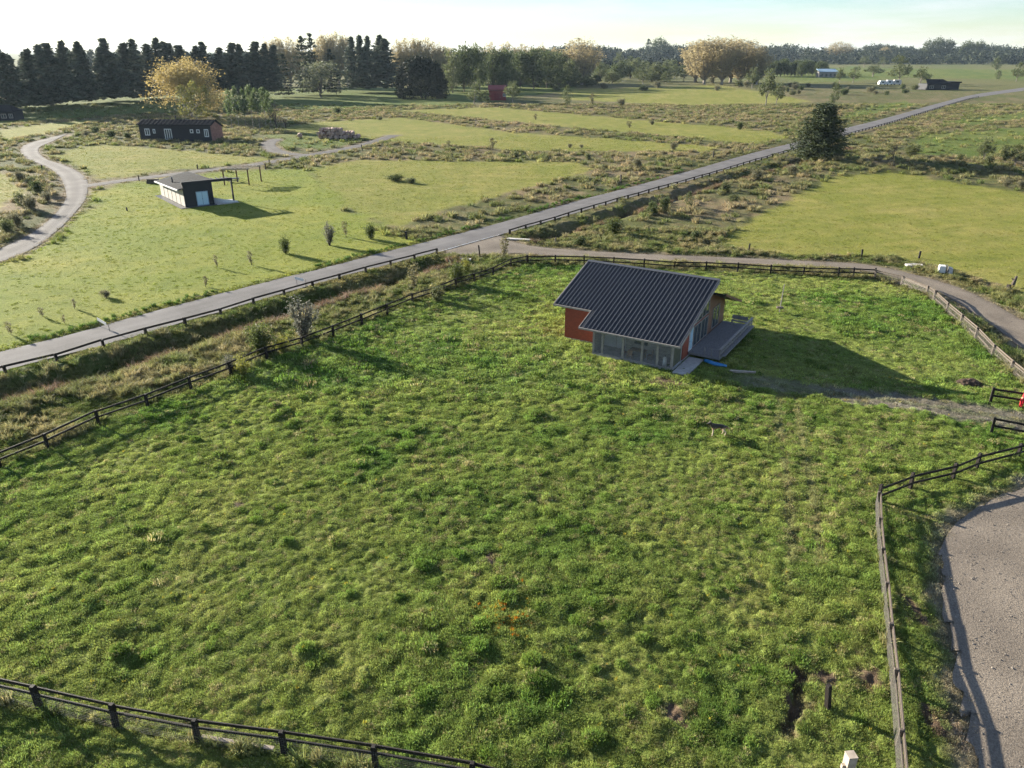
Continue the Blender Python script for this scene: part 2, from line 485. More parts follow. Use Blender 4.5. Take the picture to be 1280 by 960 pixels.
def terrain(x, y):
    """z, albedo and masks"""
    dist = np.hypot(x, y)
    jit = (fbm(x, y, 5.0, 3, 31) - 0.5) * np.clip(dist * 0.03, 0.8, 6)
    soft = np.clip(dist * 0.012, 0.5, 8)
    w = {}
    w['pad'] = sm(-0.5, 0.5, np.maximum.reduce([sd_poly(x, y, PADDOCK), sd_poly(x, y, STRIP), sd_poly(x, y, FORE)]) / 0.5)
    w['lawn'] = sm(-0.5, 0.5, (sd_poly(x, y, LAWN) + jit * 1.3) / (soft * 2.2))
    hay = np.zeros_like(x)
    for q in HAYS:
        hay = np.maximum(hay, sm(-0.5, 0.5, (sd_poly(x, y, q) + jit * 0.8) / soft))
    w['hay'] = hay
    grn = np.zeros_like(x)
    for q in GREENS:
        grn = np.maximum(grn, sm(-0.5, 0.5, (sd_poly(x, y, q) + jit) / soft))
    w['green'] = grn
    sroad, sacc, syard = sd_poly(x, y, ROAD_POLY), sd_poly(x, y, ACC_POLY), sd_poly(x, y, YARD)
    dl = sd_poly(x, y, pl(DRIVE_L) + pl(DRIVE_R)[::-1])
    dbr = np.minimum(d_line(x, y, pl(BRANCH))[0], d_line(x, y, pl(LOOP))[0])
    hard = np.maximum.reduce([sroad, sacc, syard, dl, 2.0 - dbr])
    fringe = sm(-1.3, -0.1, np.maximum.reduce([sacc, syard, dl, 2.2 - dbr]) + (fbm(x, y, 1.6, 3, 3) - 0.5) * 1.6)
    # relief
    far = 1 - sm(140, 330, dist)
    n1 = fbm(x, y, 0.75, 3, 1)
    n2 = fbm(x, y, 0.36, 2, 9)
    n3 = fbm(x, y, 5.5, 2, 21)
    cosr, sinr = math.cos(0.6), math.sin(0.6)
    ridged = 1 - np.abs(2 * fbm((x * cosr + y * sinr) * 0.75, (y * cosr - x * sinr), 0.65, 3, 77) - 1)
    zp = (0.25 * n1 + 0.18 * n2 + 0.18 * (ridged - 0.6) + 0.14 * n3) - 0.25
    zr = (0.55 * fbm(x, y, 2.6, 3, 41) + 0.22 * fbm(x, y, 1.0, 2, 44)) - 0.36
    zl = 0.05 * n1 + 0.10 * n3 - 0.08
    graze = sm(0.44, 0.62, fbm(x, y, 13, 3, 333)) * w['pad']
    dtr = d_line(x, y, TRAIL)[0]
    worn = np.maximum(sm(0.5, 0.15, np.abs(dtr - 0.75)), 0) * w['pad'] * sm(0.35, 0.55, fbm(x, y, 3, 2, 335))
    zp = zp * (1 - 0.3 * graze)
    rough_w = np.clip(1 - w['pad'] - w['lawn'] - hay - grn * 0.8, 0, 1)
    z = (zp * w['pad'] + zr * rough_w + zl * (w['lawn'] + hay + grn * 0.5)) * far
    # ditches, berm and the hole
    for D, dep, wd in ((DITCH_A, 1.25, 3.3), (DITCH_B, 1.2, 3.0)):
        dd, ss = d_line(x, y, D)
        ends = sm(0, 0.02, ss) * sm(1, 0.985, ss) if D is DITCH_A else sm(0, 0.012, ss) * sm(1, 0.93, ss)
        z = z * (1 - 0.7 * sm(wd, wd * 0.4, dd) * ends) - dep * sm(wd, wd * 0.12, dd) * ends
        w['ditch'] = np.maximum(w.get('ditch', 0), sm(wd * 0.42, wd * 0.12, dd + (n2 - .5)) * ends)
    db = d_line(x, y, BERM)[0]
    z = z + 1.5 * sm(7.5, 1.0, db)
    dh = d_line(x, y, HOLE)[0]
    z = z - 0.32 * sm(0.45, 0.05, dh + (n2 - 0.5) * 0.4)
    # flat bed under what is driven on, and under the house
    flat = sm(-1.1, 0.0, hard)
    z = z * (1 - flat) - 0.05 * flat
    hx, hy = to_house(x, y)
    rect = lambda a, b, c, d: np.maximum(np.maximum(hx - b, a - hx), np.maximum(c - hy, hy - d))
    dhse = np.minimum.reduce([rect(-12.7, -0.4, 2.6, 15.0), rect(-8.4, -0.4, 0.1, 3.0), rect(-0.6, 2.5, 4.1, 14.6), rect(-0.5, 1.1, -0.5, 4.2)])
    z = np.where(dhse < 0.6, z * sm(0.0, 0.6, dhse) - 0.03 * sm(0.6, 0.0, dhse), z)
    # worn wheel track to the cabin
    dt, st = d_line(x, y, TRACK)
    trk = sm(1.0, 0.1, (dt - (0.5 + 1.15 * st)) + (n2 - 0.5) * 1.3 + (n1 - .5) * 1.2) * sm(0.03, 0.15, st)
    trk = trk * np.where(np.abs(dt - 0.1) < 0.25, 0.75, 1.0)
    z = z * (1 - 0.7 * trk)
    # colours
    v1 = fbm(x, y, 9, 4, 51)[..., None]
    v2 = fbm(x, y, 2.2, 3, 61)[..., None]
    v3 = fbm(x, y, 28, 3, 71)[..., None]
    def mix(a, b, t):
        return np.array(a) * (1 - t) + np.array(b) * t
    cp = mix((0.078, 0.134, 0.026), (0.186, 0.214, 0.056), np.clip(sm(0.25, 0.75, v1) * 0.6 + (v2 - 0.5) * 0.9 + 0.1, 0, 1))
    g_ = (graze * 0.4)[..., None]
    cp = cp * (1 - g_) + mix((0.150, 0.180, 0.040), (0.205, 0.205, 0.068), v2) * g_
    g_ = (worn * 0.6)[..., None]
    cp = cp * (1 - g_) + np.array((0.165, 0.150, 0.075)) * g_
    cl = mix((0.148, 0.185, 0.026), (0.228, 0.230, 0.046), np.clip((v1 - 0.3) * 1.3 + (v2 - 0.5) * 0.5, 0, 1))
    gr = fbm((x * 0.94 + y * 0.34) / 9, (y * 0.94 - x * 0.34) / 1.3, 1.0, 2, 91)[..., None]
    chy = mix((0.165, 0.180, 0.036), (0.248, 0.226, 0.072), np.clip((v1 - 0.25) * 1.1 + (v2 - 0.5) * 0.6 + (gr - 0.5) * 0.9, 0, 1))
    cg = mix((0.085, 0.125, 0.028), (0.140, 0.155, 0.045), np.clip((v1 - 0.25) * 1.5, 0, 1))
    cr = mix((0.078, 0.088, 0.030), (0.175, 0.135, 0.082), np.clip((v1 - 0.28) * 1.6 + (v2 - 0.5) * 1.3 + (v3 - .5) * 1.2, 0, 1))
    nearveg = sm(150, 90, dist)[..., None]
    crn = mix((0.070, 0.092, 0.024), (0.165, 0.140, 0.062), np.clip((v1 - 0.3) * 1.2 + (v2 - 0.5) * 1.6, 0, 1))
    cr = cr * (1 - nearveg) + crn * nearveg
    farmix = sm(330, 900, dist)[..., None]
    cr = cr * (1 - farmix) + mix((0.095, 0.115, 0.038), (0.155, 0.142, 0.066), np.clip((fbm(x, y / 2.5, 60, 4, 81)[..., None] - 0.25) * 1.8, 0, 1)) * farmix
    col = cr
    for key, c in (('hay', chy), ('lawn', cl), ('green', cg), ('pad', cp)):
        t = w[key][..., None]
        col = col * (1 - t) + c * t
    # tussocks: a lusher grass
    tus = np.zeros_like(x)
    near = dist < 125
    if near.any():
        xs, ys = x[near], y[near]
        tz, tt = np.zeros_like(xs), np.zeros_like(xs)
        order = np.argsort(ys)
        yo = ys[order]
        for tx, ty, tr in zip(*TUSS):
            a, b = np.searchsorted(yo, [ty - tr * 1.5, ty + tr * 1.5])
            ii = order[a:b]
            d = np.hypot((xs[ii] - tx) / 1.25, ys[ii] - ty) / tr
            k = d < 1.3
            ii, d = ii[k], d[k]
            f = sm(1.25, 0.2, d)
            tz[ii] = np.maximum(tz[ii], f * tr * 0.50)
            tt[ii] = np.maximum(tt[ii], f)
        z[near] += tz * w['pad'][near] * (1 - flat[near])
        tus[near] = tt * w['pad'][near]
    t = (tus * 0.7)[..., None]
    col = col * (1 - t) + np.array((0.060, 0.110, 0.016)) * t
    dirt = np.zeros_like(x)
    for (px, py, rx, ry) in DIRTS:
        cx, cy = at(px, py)
        d = np.hypot((x - cx) / rx, (y - cy) / ry) + (n2 - 0.5) * 1.5
        dirt = np.maximum(dirt, sm(1.15, 0.5, d))
    dirt = np.maximum(dirt, 0.9 * sm(0.6, 0.1, dh + (n2 - 0.5) * 0.9))
    t = dirt[..., None]
    col = col * (1 - t) + mix((0.085, 0.058, 0.040), (0.155, 0.115, 0.080), v2) * t
    t = (np.clip(trk, 0, 1) * (0.65 + 0.3 * sm(0.25, 0.5, st)))[..., None]
    col = col * (1 - t) + mix((0.11, 0.098, 0.075), (0.20, 0.180, 0.155), v2) * t
    t = (fringe * 0.85)[..., None]
    col = col * (1 - t) + mix((0.16, 0.13, 0.09), (0.24, 0.20, 0.15), v2) * t
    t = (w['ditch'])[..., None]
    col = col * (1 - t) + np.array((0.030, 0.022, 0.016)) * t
    bare = np.maximum.reduce([dirt, np.clip(trk, 0, 1) * 0.92, fringe * 0.9, w['ditch'] * 0.9, sm(-0.25, 0.0, hard), sm(0.12, 0.0, dhse)])
    w.update(graze=graze, worn=worn, bare=np.maximum(bare, worn * 0.5), rough=rough_w, tus=tus, hard=hard)
    return z, col, w

# house frame (origin under the front right eave corner, x to the right along the front, y into the depth)
HX, HY, HROT = 14.55, 61.62, R(-31.6)
def to_house(x, y):
    c, s = math.cos(HROT), math.sin(HROT)
    dx, dy = x - HX, y - HY
    return dx * c + dy * s, -dx * s + dy * c

# ------------------------------------------------------------------ ground sheet
def build_ground():
    ang = np.concatenate([np.linspace(-180, -48, 30, endpoint=False), np.linspace(-48, 48, 660, endpoint=False), np.linspace(48, 180, 30, endpoint=False)])
    ang = np.radians(ang)
    rows = np.concatenate([np.arange(990, 240, -1.9), np.arange(240, 74, -1.5)])
    rr = [at(640, r)[1] for r in rows]
    rings = np.array([2.0, 5, 9, 13, 16, 18] + rr + [2400, 3200, 4500, 6500, 9000])
    A, RR = np.meshgrid(ang, rings)
    x, y = (RR * np.sin(A)).ravel(), (RR * np.cos(A)).ravel()
    z, col, w = terrain(x, y)
    nr, na = len(rings), len(ang)
    idx = np.arange(nr * na).reshape(nr, na)
    a, b = idx[:-1], idx[1:]
    F = np.stack([a, np.roll(a, -1, 1), np.roll(b, -1, 1), b], -1).reshape(-1, 4)[:, ::-1]
    V = np.stack([x, y, z], -1)
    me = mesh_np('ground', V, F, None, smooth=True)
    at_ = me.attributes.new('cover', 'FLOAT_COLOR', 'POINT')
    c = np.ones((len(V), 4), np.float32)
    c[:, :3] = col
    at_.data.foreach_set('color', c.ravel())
    at_ = me.attributes.new('bare', 'FLOAT', 'POINT')
    at_.data.foreach_set('value', w['bare'].astype(np.float32))
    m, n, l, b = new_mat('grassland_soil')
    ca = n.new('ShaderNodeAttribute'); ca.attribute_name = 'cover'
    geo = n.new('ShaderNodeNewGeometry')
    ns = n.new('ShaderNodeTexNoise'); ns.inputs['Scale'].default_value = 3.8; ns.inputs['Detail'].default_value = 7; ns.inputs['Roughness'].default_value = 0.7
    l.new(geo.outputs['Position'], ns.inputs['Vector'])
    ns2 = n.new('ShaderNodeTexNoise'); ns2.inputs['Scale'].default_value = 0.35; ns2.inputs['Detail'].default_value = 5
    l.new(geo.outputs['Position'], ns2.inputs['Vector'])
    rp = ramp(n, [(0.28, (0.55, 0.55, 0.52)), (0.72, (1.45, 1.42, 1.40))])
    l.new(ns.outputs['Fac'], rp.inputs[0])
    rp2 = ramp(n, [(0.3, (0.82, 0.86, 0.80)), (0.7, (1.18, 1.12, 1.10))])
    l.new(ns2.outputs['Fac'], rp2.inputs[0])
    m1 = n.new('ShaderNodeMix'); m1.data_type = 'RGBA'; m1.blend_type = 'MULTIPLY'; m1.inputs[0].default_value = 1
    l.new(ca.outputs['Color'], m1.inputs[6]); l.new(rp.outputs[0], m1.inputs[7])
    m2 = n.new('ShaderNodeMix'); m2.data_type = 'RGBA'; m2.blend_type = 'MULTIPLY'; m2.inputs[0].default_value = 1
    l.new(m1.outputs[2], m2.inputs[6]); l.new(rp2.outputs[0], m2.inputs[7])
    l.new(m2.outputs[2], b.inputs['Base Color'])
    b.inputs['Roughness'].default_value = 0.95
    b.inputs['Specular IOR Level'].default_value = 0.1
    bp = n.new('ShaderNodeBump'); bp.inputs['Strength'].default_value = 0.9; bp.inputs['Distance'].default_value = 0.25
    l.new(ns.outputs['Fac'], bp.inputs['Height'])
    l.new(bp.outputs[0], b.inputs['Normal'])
    me.materials.append(m)
    return tag(put('ground', me), kind='structure')
build_ground()

# ------------------------------------------------------------------ roads, drives, yard
def road_mat(name, lo, hi, scale, bump, dist=0.02, track=0.0):
    m, n, l, b = new_mat(name)
    geo = n.new('ShaderNodeNewGeometry')
    ns = n.new('ShaderNodeTexNoise'); ns.inputs['Scale'].default_value = scale; ns.inputs['Detail'].default_value = 6; ns.inputs['Roughness'].default_value = 0.7
    l.new(geo.outputs['Position'], ns.inputs['Vector'])
    big = n.new('ShaderNodeTexNoise'); big.inputs['Scale'].default_value = 0.22; big.inputs['Detail'].default_value = 4
    l.new(geo.outputs['Position'], big.inputs['Vector'])
    rp = ramp(n, [(0.3, lo), (0.7, hi)])
    l.new(ns.outputs['Fac'], rp.inputs[0])
    rb = ramp(n, [(0.3, (0.76, 0.75, 0.74)), (0.7, (1.20, 1.19, 1.17))])
    l.new(big.outputs['Fac'], rb.inputs[0])
    mx = n.new('ShaderNodeMix'); mx.data_type = 'RGBA'; mx.blend_type = 'MULTIPLY'; mx.inputs[0].default_value = 1
    l.new(rp.outputs[0], mx.inputs[6]); l.new(rb.outputs[0], mx.inputs[7])
    at_ = n.new('ShaderNodeAttribute'); at_.attribute_name = 'tint'
    mx2 = n.new('ShaderNodeMix'); mx2.data_type = 'RGBA'; mx2.blend_type = 'MULTIPLY'; mx2.inputs[0].default_value = 1
    l.new(mx.outputs[2], mx2.inputs[6]); l.new(at_.outputs['Color'], mx2.inputs[7])
    l.new(mx2.outputs[2], b.inputs['Base Color'])
    b.inputs['Roughness'].default_value = 0.9
    b.inputs['Specular IOR Level'].default_value = 0.2
    bp = n.new('ShaderNodeBump'); bp.inputs['Strength'].default_value = bump; bp.inputs['Distance'].default_value = dist
    l.new(ns.outputs['Fac'], bp.inputs['Height']); l.new(bp.outputs[0], b.inputs['Normal'])
    return m
M['asphalt'] = road_mat('worn_asphalt', (0.105, 0.100, 0.100), (0.150, 0.143, 0.142), 6, 0.5)
M['gravel'] = road_mat('grey_gravel', (0.088, 0.072, 0.056), (0.290, 0.245, 0.195), 13, 0.9, 0.05)
M['drive'] = road_mat('pale_gravel', (0.088, 0.080, 0.076), (0.165, 0.153, 0.146), 5, 0.8, 0.05)

def strip(name, left, right, mat, z, nx=8, wobble=0.0, bands=None, step=2.0):
    """sheet between two surveyed edges; ragged edges and a tone that follows wheel tracks"""
    L, Rr = smooth_line(left, 1e9), smooth_line(right, 1e9)
    def resamp(P, n):
        d = np.concatenate([[0], np.cumsum(np.hypot(*np.diff(P, axis=0).T))])
        s = np.linspace(0, d[-1], n)
        return np.stack([np.interp(s, d, P[:, 0]), np.interp(s, d, P[:, 1])], -1)
    Lf, Rf = smooth_line(left, 1.0), smooth_line(right, 1.0)
    n = int(np.hypot(*np.diff(Lf, axis=0).T).sum() / step) + 2
    Lf, Rf = resamp(Lf, n), resamp(Rf, n)
    t = np.linspace(0, 1, nx + 1)
    P = Lf[:, None] * (1 - t)[None, :, None] + Rf[:, None] * t[None, :, None]
    if wobble:
        j = (vnoise(P[..., 0] / 1.1, P[..., 1] / 1.1, 5) - 0.5) * wobble
        dirv = (Rf - Lf) / (np.linalg.norm(Rf - Lf, axis=1, keepdims=True) + 1e-6)
        wgt = np.zeros(nx + 1); wgt[0] = wgt[-1] = 1
        P = P + dirv[:, None] * (j * wgt[None])[..., None]
    zz = np.full(P.shape[:2], z) + 0.03 * (1 - (2 * t - 1) ** 2)[None]
    V = np.concatenate([P, zz[..., None]], -1).reshape(-1, 3)
    idx = np.arange(n * (nx + 1)).reshape(n, nx + 1)
    F = np.stack([idx[:-1, :-1], idx[:-1, 1:], idx[1:, 1:], idx[1:, :-1]], -1).reshape(-1, 4)
    tone = np.interp(t, np.linspace(0, 1, len(bands)), bands) if bands else np.ones(nx + 1)
    tint = np.repeat(np.tile(tone, n)[:, None], 3, 1)
    me = mesh_np(name, V, F, mat, tint=tint, smooth=True)
    if me.polygons[0].normal.z < 0:
        me.flip_normals()
    return tag(put(name, me), kind='structure')

strip('road', pl(ROAD_FAR), pl(ROAD_NEAR), M['asphalt'], 0.03, 12, 0.35, [1.25, 1.0, 1.08, .95, 1.05, 1.1, 0.95, 1.08, 1.0, 1.05, 1.28])
strip('gravel_drive', pl(DRIVE_L), pl(DRIVE_R[:-1]), M['drive'], 0.014, 10, 0.9, [0.8, 1.15, 0.85, 0.8, 1.2, 0.8], 1.5)
def offset_line(P, wd):
    P = smooth_line(P, 2.0)
    T = np.gradient(P, axis=0)
    N = np.stack([-T[:, 1], T[:, 0]], -1) / (np.linalg.norm(T, axis=1, keepdims=True) + 1e-9)
    return [tuple(p) for p in P + N * wd], [tuple(p) for p in P - N * wd]
bl, br = offset_line(pl(BRANCH), 1.9)
strip('branch_track', bl[::4] + [bl[-1]], br[::4] + [br[-1]], M['drive'], 0.010, 6, 1.0, [0.75, 1.0, 0.72, 0.7, 1.0, 0.75], 2.0)
bl, br = offset_line(pl(LOOP), 2.0)
strip('loop_track', bl[::4] + [bl[-1]], br[::4] + [br[-1]], M['drive'], 0.006, 6, 1.0, [0.75, 0.95, 0.7, 0.95, 0.75], 2.0)
strip('access_lane', pl(ACC_U), pl(ACC_L), M['gravel'], 0.018, 10, 0.7, [0.8, 1.0, 0.95, 0.9, 1.02, 0.85], 1.2)

def yard():
    P = [np.array(p) for p in YARD]
    edge = smooth_line(YARD[:10], 0.4)
    j = (vnoise(edge[:, 0] / 0.7, edge[:, 1] / 0.7, 8) - 0.5)[:, None] * 1.3 + (vnoise(edge[:, 0] / 0.22, edge[:, 1] / 0.22, 18) - 0.5)[:, None] * 0.35
    base_ = edge.copy()
    edge = edge + j
    n, nx = len(edge), 40
    far = edge * 0 + np.stack([np.full(n, 62.0), np.linspace(40, 14, n)], -1)
    t = np.linspace(0, 1, nx) ** 2.2
    PP = base_[:, None] * (1 - t)[None, :, None] + far[:, None] * t[None, :, None]
    PP = PP + (edge - base_)[:, None] * np.clip(1 - t * 60, 0, 1)[None, :, None]
    zz = 0.02 + 0.05 * (fbm(PP[..., 0], PP[..., 1], 2.5, 3, 90) - 0.5) * (t > 0)[None]
    V = np.concatenate([PP, zz[..., None]], -1).reshape(-1, 3)
    idx = np.arange(n * nx).reshape(n, nx)
    F = np.stack([idx[:-1, :-1], idx[:-1, 1:], idx[1:, 1:], idx[1:, :-1]], -1).reshape(-1, 4)
    tn = 0.85 + 0.3 * fbm(V[:, 0], V[:, 1], 3.0, 3, 15)
    me = mesh_np('gravel_yard', V, F, M['gravel'], tint=np.repeat(tn[:, None], 3, 1), smooth=True)
    if me.polygons[0].normal.z < 0:
        me.flip_normals()
    tag(put('gravel_yard', me), kind='structure')
yard()

def painted_line():
    a, b = pl([(547, 316), (585, 305), (624, 294.2)]), pl([(547, 315.4), (585, 304.4), (624, 293.75)])
    s = strip('road_marking', a, b, M['white'], 0.066, 2, 0.0, None, 1.0)
painted_line()

def ditch_water():
    m = glass_mat('ditch_water', (0.012, 0.012, 0.010), 0.12)
    for D in (DITCH_A, DITCH_B):
        l_, r_ = offset_line(D, 0.55)
        strip('ditch_water', l_[::2] + [l_[-1]], r_[::2] + [r_[-1]], m, -1.18, 2, 0.5, None, 1.5)
ditch_water()

# ------------------------------------------------------------------ grass: tufts spread over the ground
def tuft_mesh(name, n, radius, h, wd, lean, mat, seed, hv=0.5, bend=0.5):
    r = np.random.default_rng(seed)
    a, d = r.uniform(0, 2 * np.pi, n), radius * np.sqrt(r.uniform(0, 1, n))
    bx, by = d * np.cos(a), d * np.sin(a)
    hh = h * (1 - hv + hv * 2 * r.uniform(0, 1, n)) * (1 - 0.35 * (d / radius) ** 2)
    la = r.uniform(0, 2 * np.pi, n) * 0.55 + a * 0.45
    ln = lean * hh * r.uniform(0.3, 1.3, n)
    fa = r.uniform(0, np.pi, n)
    wx, wy = np.cos(fa) * wd / 2, np.sin(fa) * wd / 2
    dx, dy = np.cos(la) * ln, np.sin(la) * ln
    V = np.zeros((n, 5, 3))
    V[:, 0] = np.stack([bx - wx, by - wy, np.full(n, -0.05)], -1)
    V[:, 1] = np.stack([bx + wx, by + wy, np.full(n, -0.05)], -1)
    V[:, 2] = np.stack([bx + dx * 0.35 + wx * 0.8, by + dy * 0.35 + wy * 0.8, hh * 0.62], -1)
    V[:, 3] = np.stack([bx + dx * 0.35 - wx * 0.8, by + dy * 0.35 - wy * 0.8, hh * 0.62], -1)
    V[:, 4] = np.stack([bx + dx, by + dy, hh * (1 - bend * 0.2)], -1)
    i = np.arange(n)[:, None] * 5
    F = np.concatenate([i + np.array([[0, 1, 2]]), i + np.array([[0, 2, 3]]), i + np.array([[3, 2, 4]])])
    tn = r.uniform(0.5, 1.5, n)
    hue = r.uniform(-0.12, 0.12, n)
    tint = np.stack([tn * (1 + hue), tn, tn * (1 - hue)], -1)
    return mesh_np(name, V.reshape(-1, 3), F, mat, tint=np.repeat(tint, 5, 0))

M['blade'] = leafy('grass_blades', 'INSTANCER', 'tone', (1, 1, 1), trans=0.38, rough=0.6, spec=0.08)

def scatter(name, pts, size, tone, variants, label, cat):
    n = len(pts)
    me = bpy.data.meshes.new(name)
    me.vertices.add(n)
    me.vertices.foreach_set('co', np.ascontiguousarray(pts, np.float32).ravel())
    for nm, ty, key, val in (('size', 'FLOAT', 'value', size), ('spin', 'FLOAT', 'value', RNG.uniform(0, 6.283, n)), ('pick', 'INT', 'value', RNG.integers(0, len(variants), n))):
        a = me.attributes.new(nm, ty, 'POINT')
        a.data.foreach_set(key, np.ascontiguousarray(val, np.int32 if ty == 'INT' else np.float32))
    a = me.attributes.new('tone', 'FLOAT_COLOR', 'POINT')
    c = np.ones((n, 4), np.float32); c[:, :3] = tone
    a.data.foreach_set('color', c.ravel())
    me.update()
    o = put(name, me)
    ng = bpy.data.node_groups.new(name, 'GeometryNodeTree')
    ng.interface.new_socket('Geometry', in_out='INPUT', socket_type='NodeSocketGeometry')
    ng.interface.new_socket('Geometry', in_out='OUTPUT', socket_type='NodeSocketGeometry')
    N, L = ng.nodes, ng.links
    gi, go = N.new('NodeGroupInput'), N.new('NodeGroupOutput')
    ip = N.new('GeometryNodeInstanceOnPoints')
    jg = N.new('GeometryNodeJoinGeometry')
    for v in variants:
        oi = N.new('GeometryNodeObjectInfo')
        oi.inputs['Object'].default_value = v
        oi.inputs['As Instance'].default_value = True
        L.new(oi.outputs['Geometry'], jg.inputs[0])
    def named(nm, ty):
        a = N.new('GeometryNodeInputNamedAttribute')
        a.data_type = ty
        a.inputs['Name'].default_value = nm
        return a.outputs['Attribute']
    L.new(gi.outputs[0], ip.inputs['Points'])
    L.new(jg.outputs[0], ip.inputs['Instance'])
    ip.inputs['Pick Instance'].default_value = True
    L.new(named('pick', 'INT'), ip.inputs['Instance Index'])
    cx = N.new('ShaderNodeCombineXYZ')
    L.new(named('spin', 'FLOAT'), cx.inputs['Z'])
    L.new(cx.outputs[0], ip.inputs['Rotation'])
    L.new(named('size', 'FLOAT'), ip.inputs['Scale'])
    L.new(ip.outputs[0], go.inputs[0])
    md = o.modifiers.new('spread', 'NODES')
    md.node_group = ng
    return tag(o, label, cat, kind='stuff')

def variants(base, k, **kw):
    out = []
    for i in range(k):
        o = bpy.data.objects.new(base, tuft_mesh(base, mat=M['blade'], seed=100 + i, **kw))
        out.append(o)
    return out

def sample_view(y0, y1, n, power=1.0, half=0.80):
    """random ground points in the strip of country the photograph covers, y0..y1 metres ahead"""
    y = y0 + (y1 - y0) * RNG.uniform(0, 1, n) ** power
    x = RNG.uniform(-1, 1, n) * (half * y + 6)
    return x, y

def grow():
    fine = variants('grass_tuft', 4, n=58, radius=0.24, h=0.092, wd=0.015, lean=0.9)
    mid = variants('grass_tuft', 4, n=34, radius=0.36, h=0.14, wd=0.034, lean=0.9)
    tall = variants('tussock', 5, n=70, radius=0.30, h=0.62, wd=0.036, lean=0.75)
    big = variants('tussock', 4, n=60, radius=0.75, h=0.8, wd=0.11, lean=0.9)
    # paddock, near and far half
    for (y0, y1, n, var, sc) in ((17, 58, 95000, fine, 1.0), (55, 118, 70000, mid, 1.0)):
        x, y = sample_view(y0, y1, n, 0.8)
        z, col, w = terrain(x, y)
        p = np.maximum(w['pad'] * (1 - w['bare']), 0.5 * (RNG.uniform(0, 1, n) < 0.5) * sm(0.45, -0.2, w['hard']) * (w['hard'] > -1.4) * (y < 60)) + (1 - w['pad']) * w['rough'] * (1 - w['bare']) * 0.8
        k = RNG.uniform(0, 1, n) < p
        x, y, z, col, tus, grz = x[k], y[k], z[k], col[k], w['tus'][k], w['graze'][k]
        straw = RNG.uniform(0, 1, (len(x), 1)) < 0.05 + 0.12 * sm(0.55, 0.7, fbm(x, y, 6, 3, 402))[:, None]
        col = np.where(straw, np.array((0.190, 0.165, 0.080)), col)
        s = RNG.uniform(0.7, 1.3, len(x)) * (1 + 0.55 * tus) * sc * (1 - 0.3 * grz) * (0.8 + 0.5 * fbm(x, y, 3.0, 2, 200))
        scatter('paddock_grass', np.stack([x, y, z], -1), s, col * 1.8 * RNG.uniform(0.45, 1.5, (len(x), 1)), var, 'lumpy green pasture grass filling the fenced paddock', 'grass')
    # lush clumps
    tx, ty, tr = TUSS
    rep = np.repeat(np.arange(len(tx)), 5)
    x = tx[rep] + RNG.normal(0, 0.33, len(rep)) * tr[rep] * 1.2
    y = ty[rep] + RNG.normal(0, 0.33, len(rep)) * tr[rep]
    z, col, w = terrain(x, y)
    k = w['bare'] < 0.4
    edge_ = smooth_line(pl(ROAD_FAR[:12]), 0.3)
    T_ = np.gradient(edge_, axis=0); T_ /= np.linalg.norm(T_, axis=1, keepdims=True)
    e_ = edge_ + np.stack([-T_[:, 1], T_[:, 0]], -1) * RNG.normal(1.3, 0.4, (len(edge_), 1)) + RNG.normal(0, .15, edge_.shape)
    e_ = e_[fbm(e_[:, 0], e_[:, 1], 4.0, 2, 700) > 0.47]
    P_ = np.concatenate([np.stack([x, y, z], -1)[k], np.concatenate([e_, terrain(e_[:, 0], e_[:, 1])[0][:, None]], 1)])
    S_ = np.concatenate([(tr[rep] * RNG.uniform(0.35, 0.65, len(rep)))[k], RNG.uniform(0.4, 0.75, len(e_))])
    scatter('lush_clumps', P_, S_, np.array((0.075, 0.138, 0.026)) * RNG.uniform(0.8, 1.3, (len(P_), 1)), tall, 'dark lush grass clumps dotted over the paddock and the far road edge', 'grass')
    # rough tussock ground: verge, banks, strips between the hay fields
    for nm, y0, y1, n, var, s0, s1, lab in (('rough_grass', 15, 120, 60000, tall, 0.45, 1.15, 'olive and straw tussock grass on the verge beside the ditch'), ('rough_grass', 110, 420, 60000, big, 0.5, 1.2, 'brown and green tussock rough between the far fields')):
        x, y = sample_view(y0, y1, n, 0.62 if y0 > 100 else 0.8)
        z, col, w = terrain(x, y)
        k = RNG.uniform(0, 1, n) < w['rough'] * (0.75 if y0 > 100 else 1.0) * (1 - w['bare']) * (1 - w['ditch']) * sm(0.30, 0.60, fbm(x, y, 4.5, 3, 300) + RNG.uniform(-0.12, 0.12, n)) * sm(-0.6, -1.8, w['hard']) * (0.25 + 0.75 * sm(-1.5, -4.5, sd_poly(x, y, ROAD_POLY)))
        x, y, z, col = x[k], y[k], z[k], col[k]
        kind = fbm(x, y, 3.2, 2, 310)[:, None] + RNG.uniform(-0.2, 0.2, (len(x), 1))
        straw = np.where(kind > 0.62, np.array((0.210, 0.172, 0.098)), np.where(kind < 0.36, np.array((0.078, 0.105, 0.032)), np.array((0.138, 0.135, 0.060))))
        tone = (col * 0.5 + straw * 0.5) * 1.75 * RNG.uniform(0.75, 1.25, (len(x), 1))
        scatter(nm, np.stack([x, y, z], -1), RNG.uniform(s0, s1, len(x)), tone, var, lab, 'grass')
    # short growth along lawn, road edges and hay fields
    x, y = sample_view(60, 260, 90000, 0.7)
    z, col, w = terrain(x, y)
    edge = sm(-2.2, -0.1, w['hard']) * (w['hard'] < 0.15)
    k = RNG.uniform(0, 1, len(x)) < np.clip((w['lawn'] + w['hay'] + w['green']) * 0.45 + edge, 0, 1) * (1 - w['bare'] * 0.5) * (w['hard'] < 0.12) * (1 - w['pad'])
    x, y, z, col = x[k], y[k], z[k], col[k]
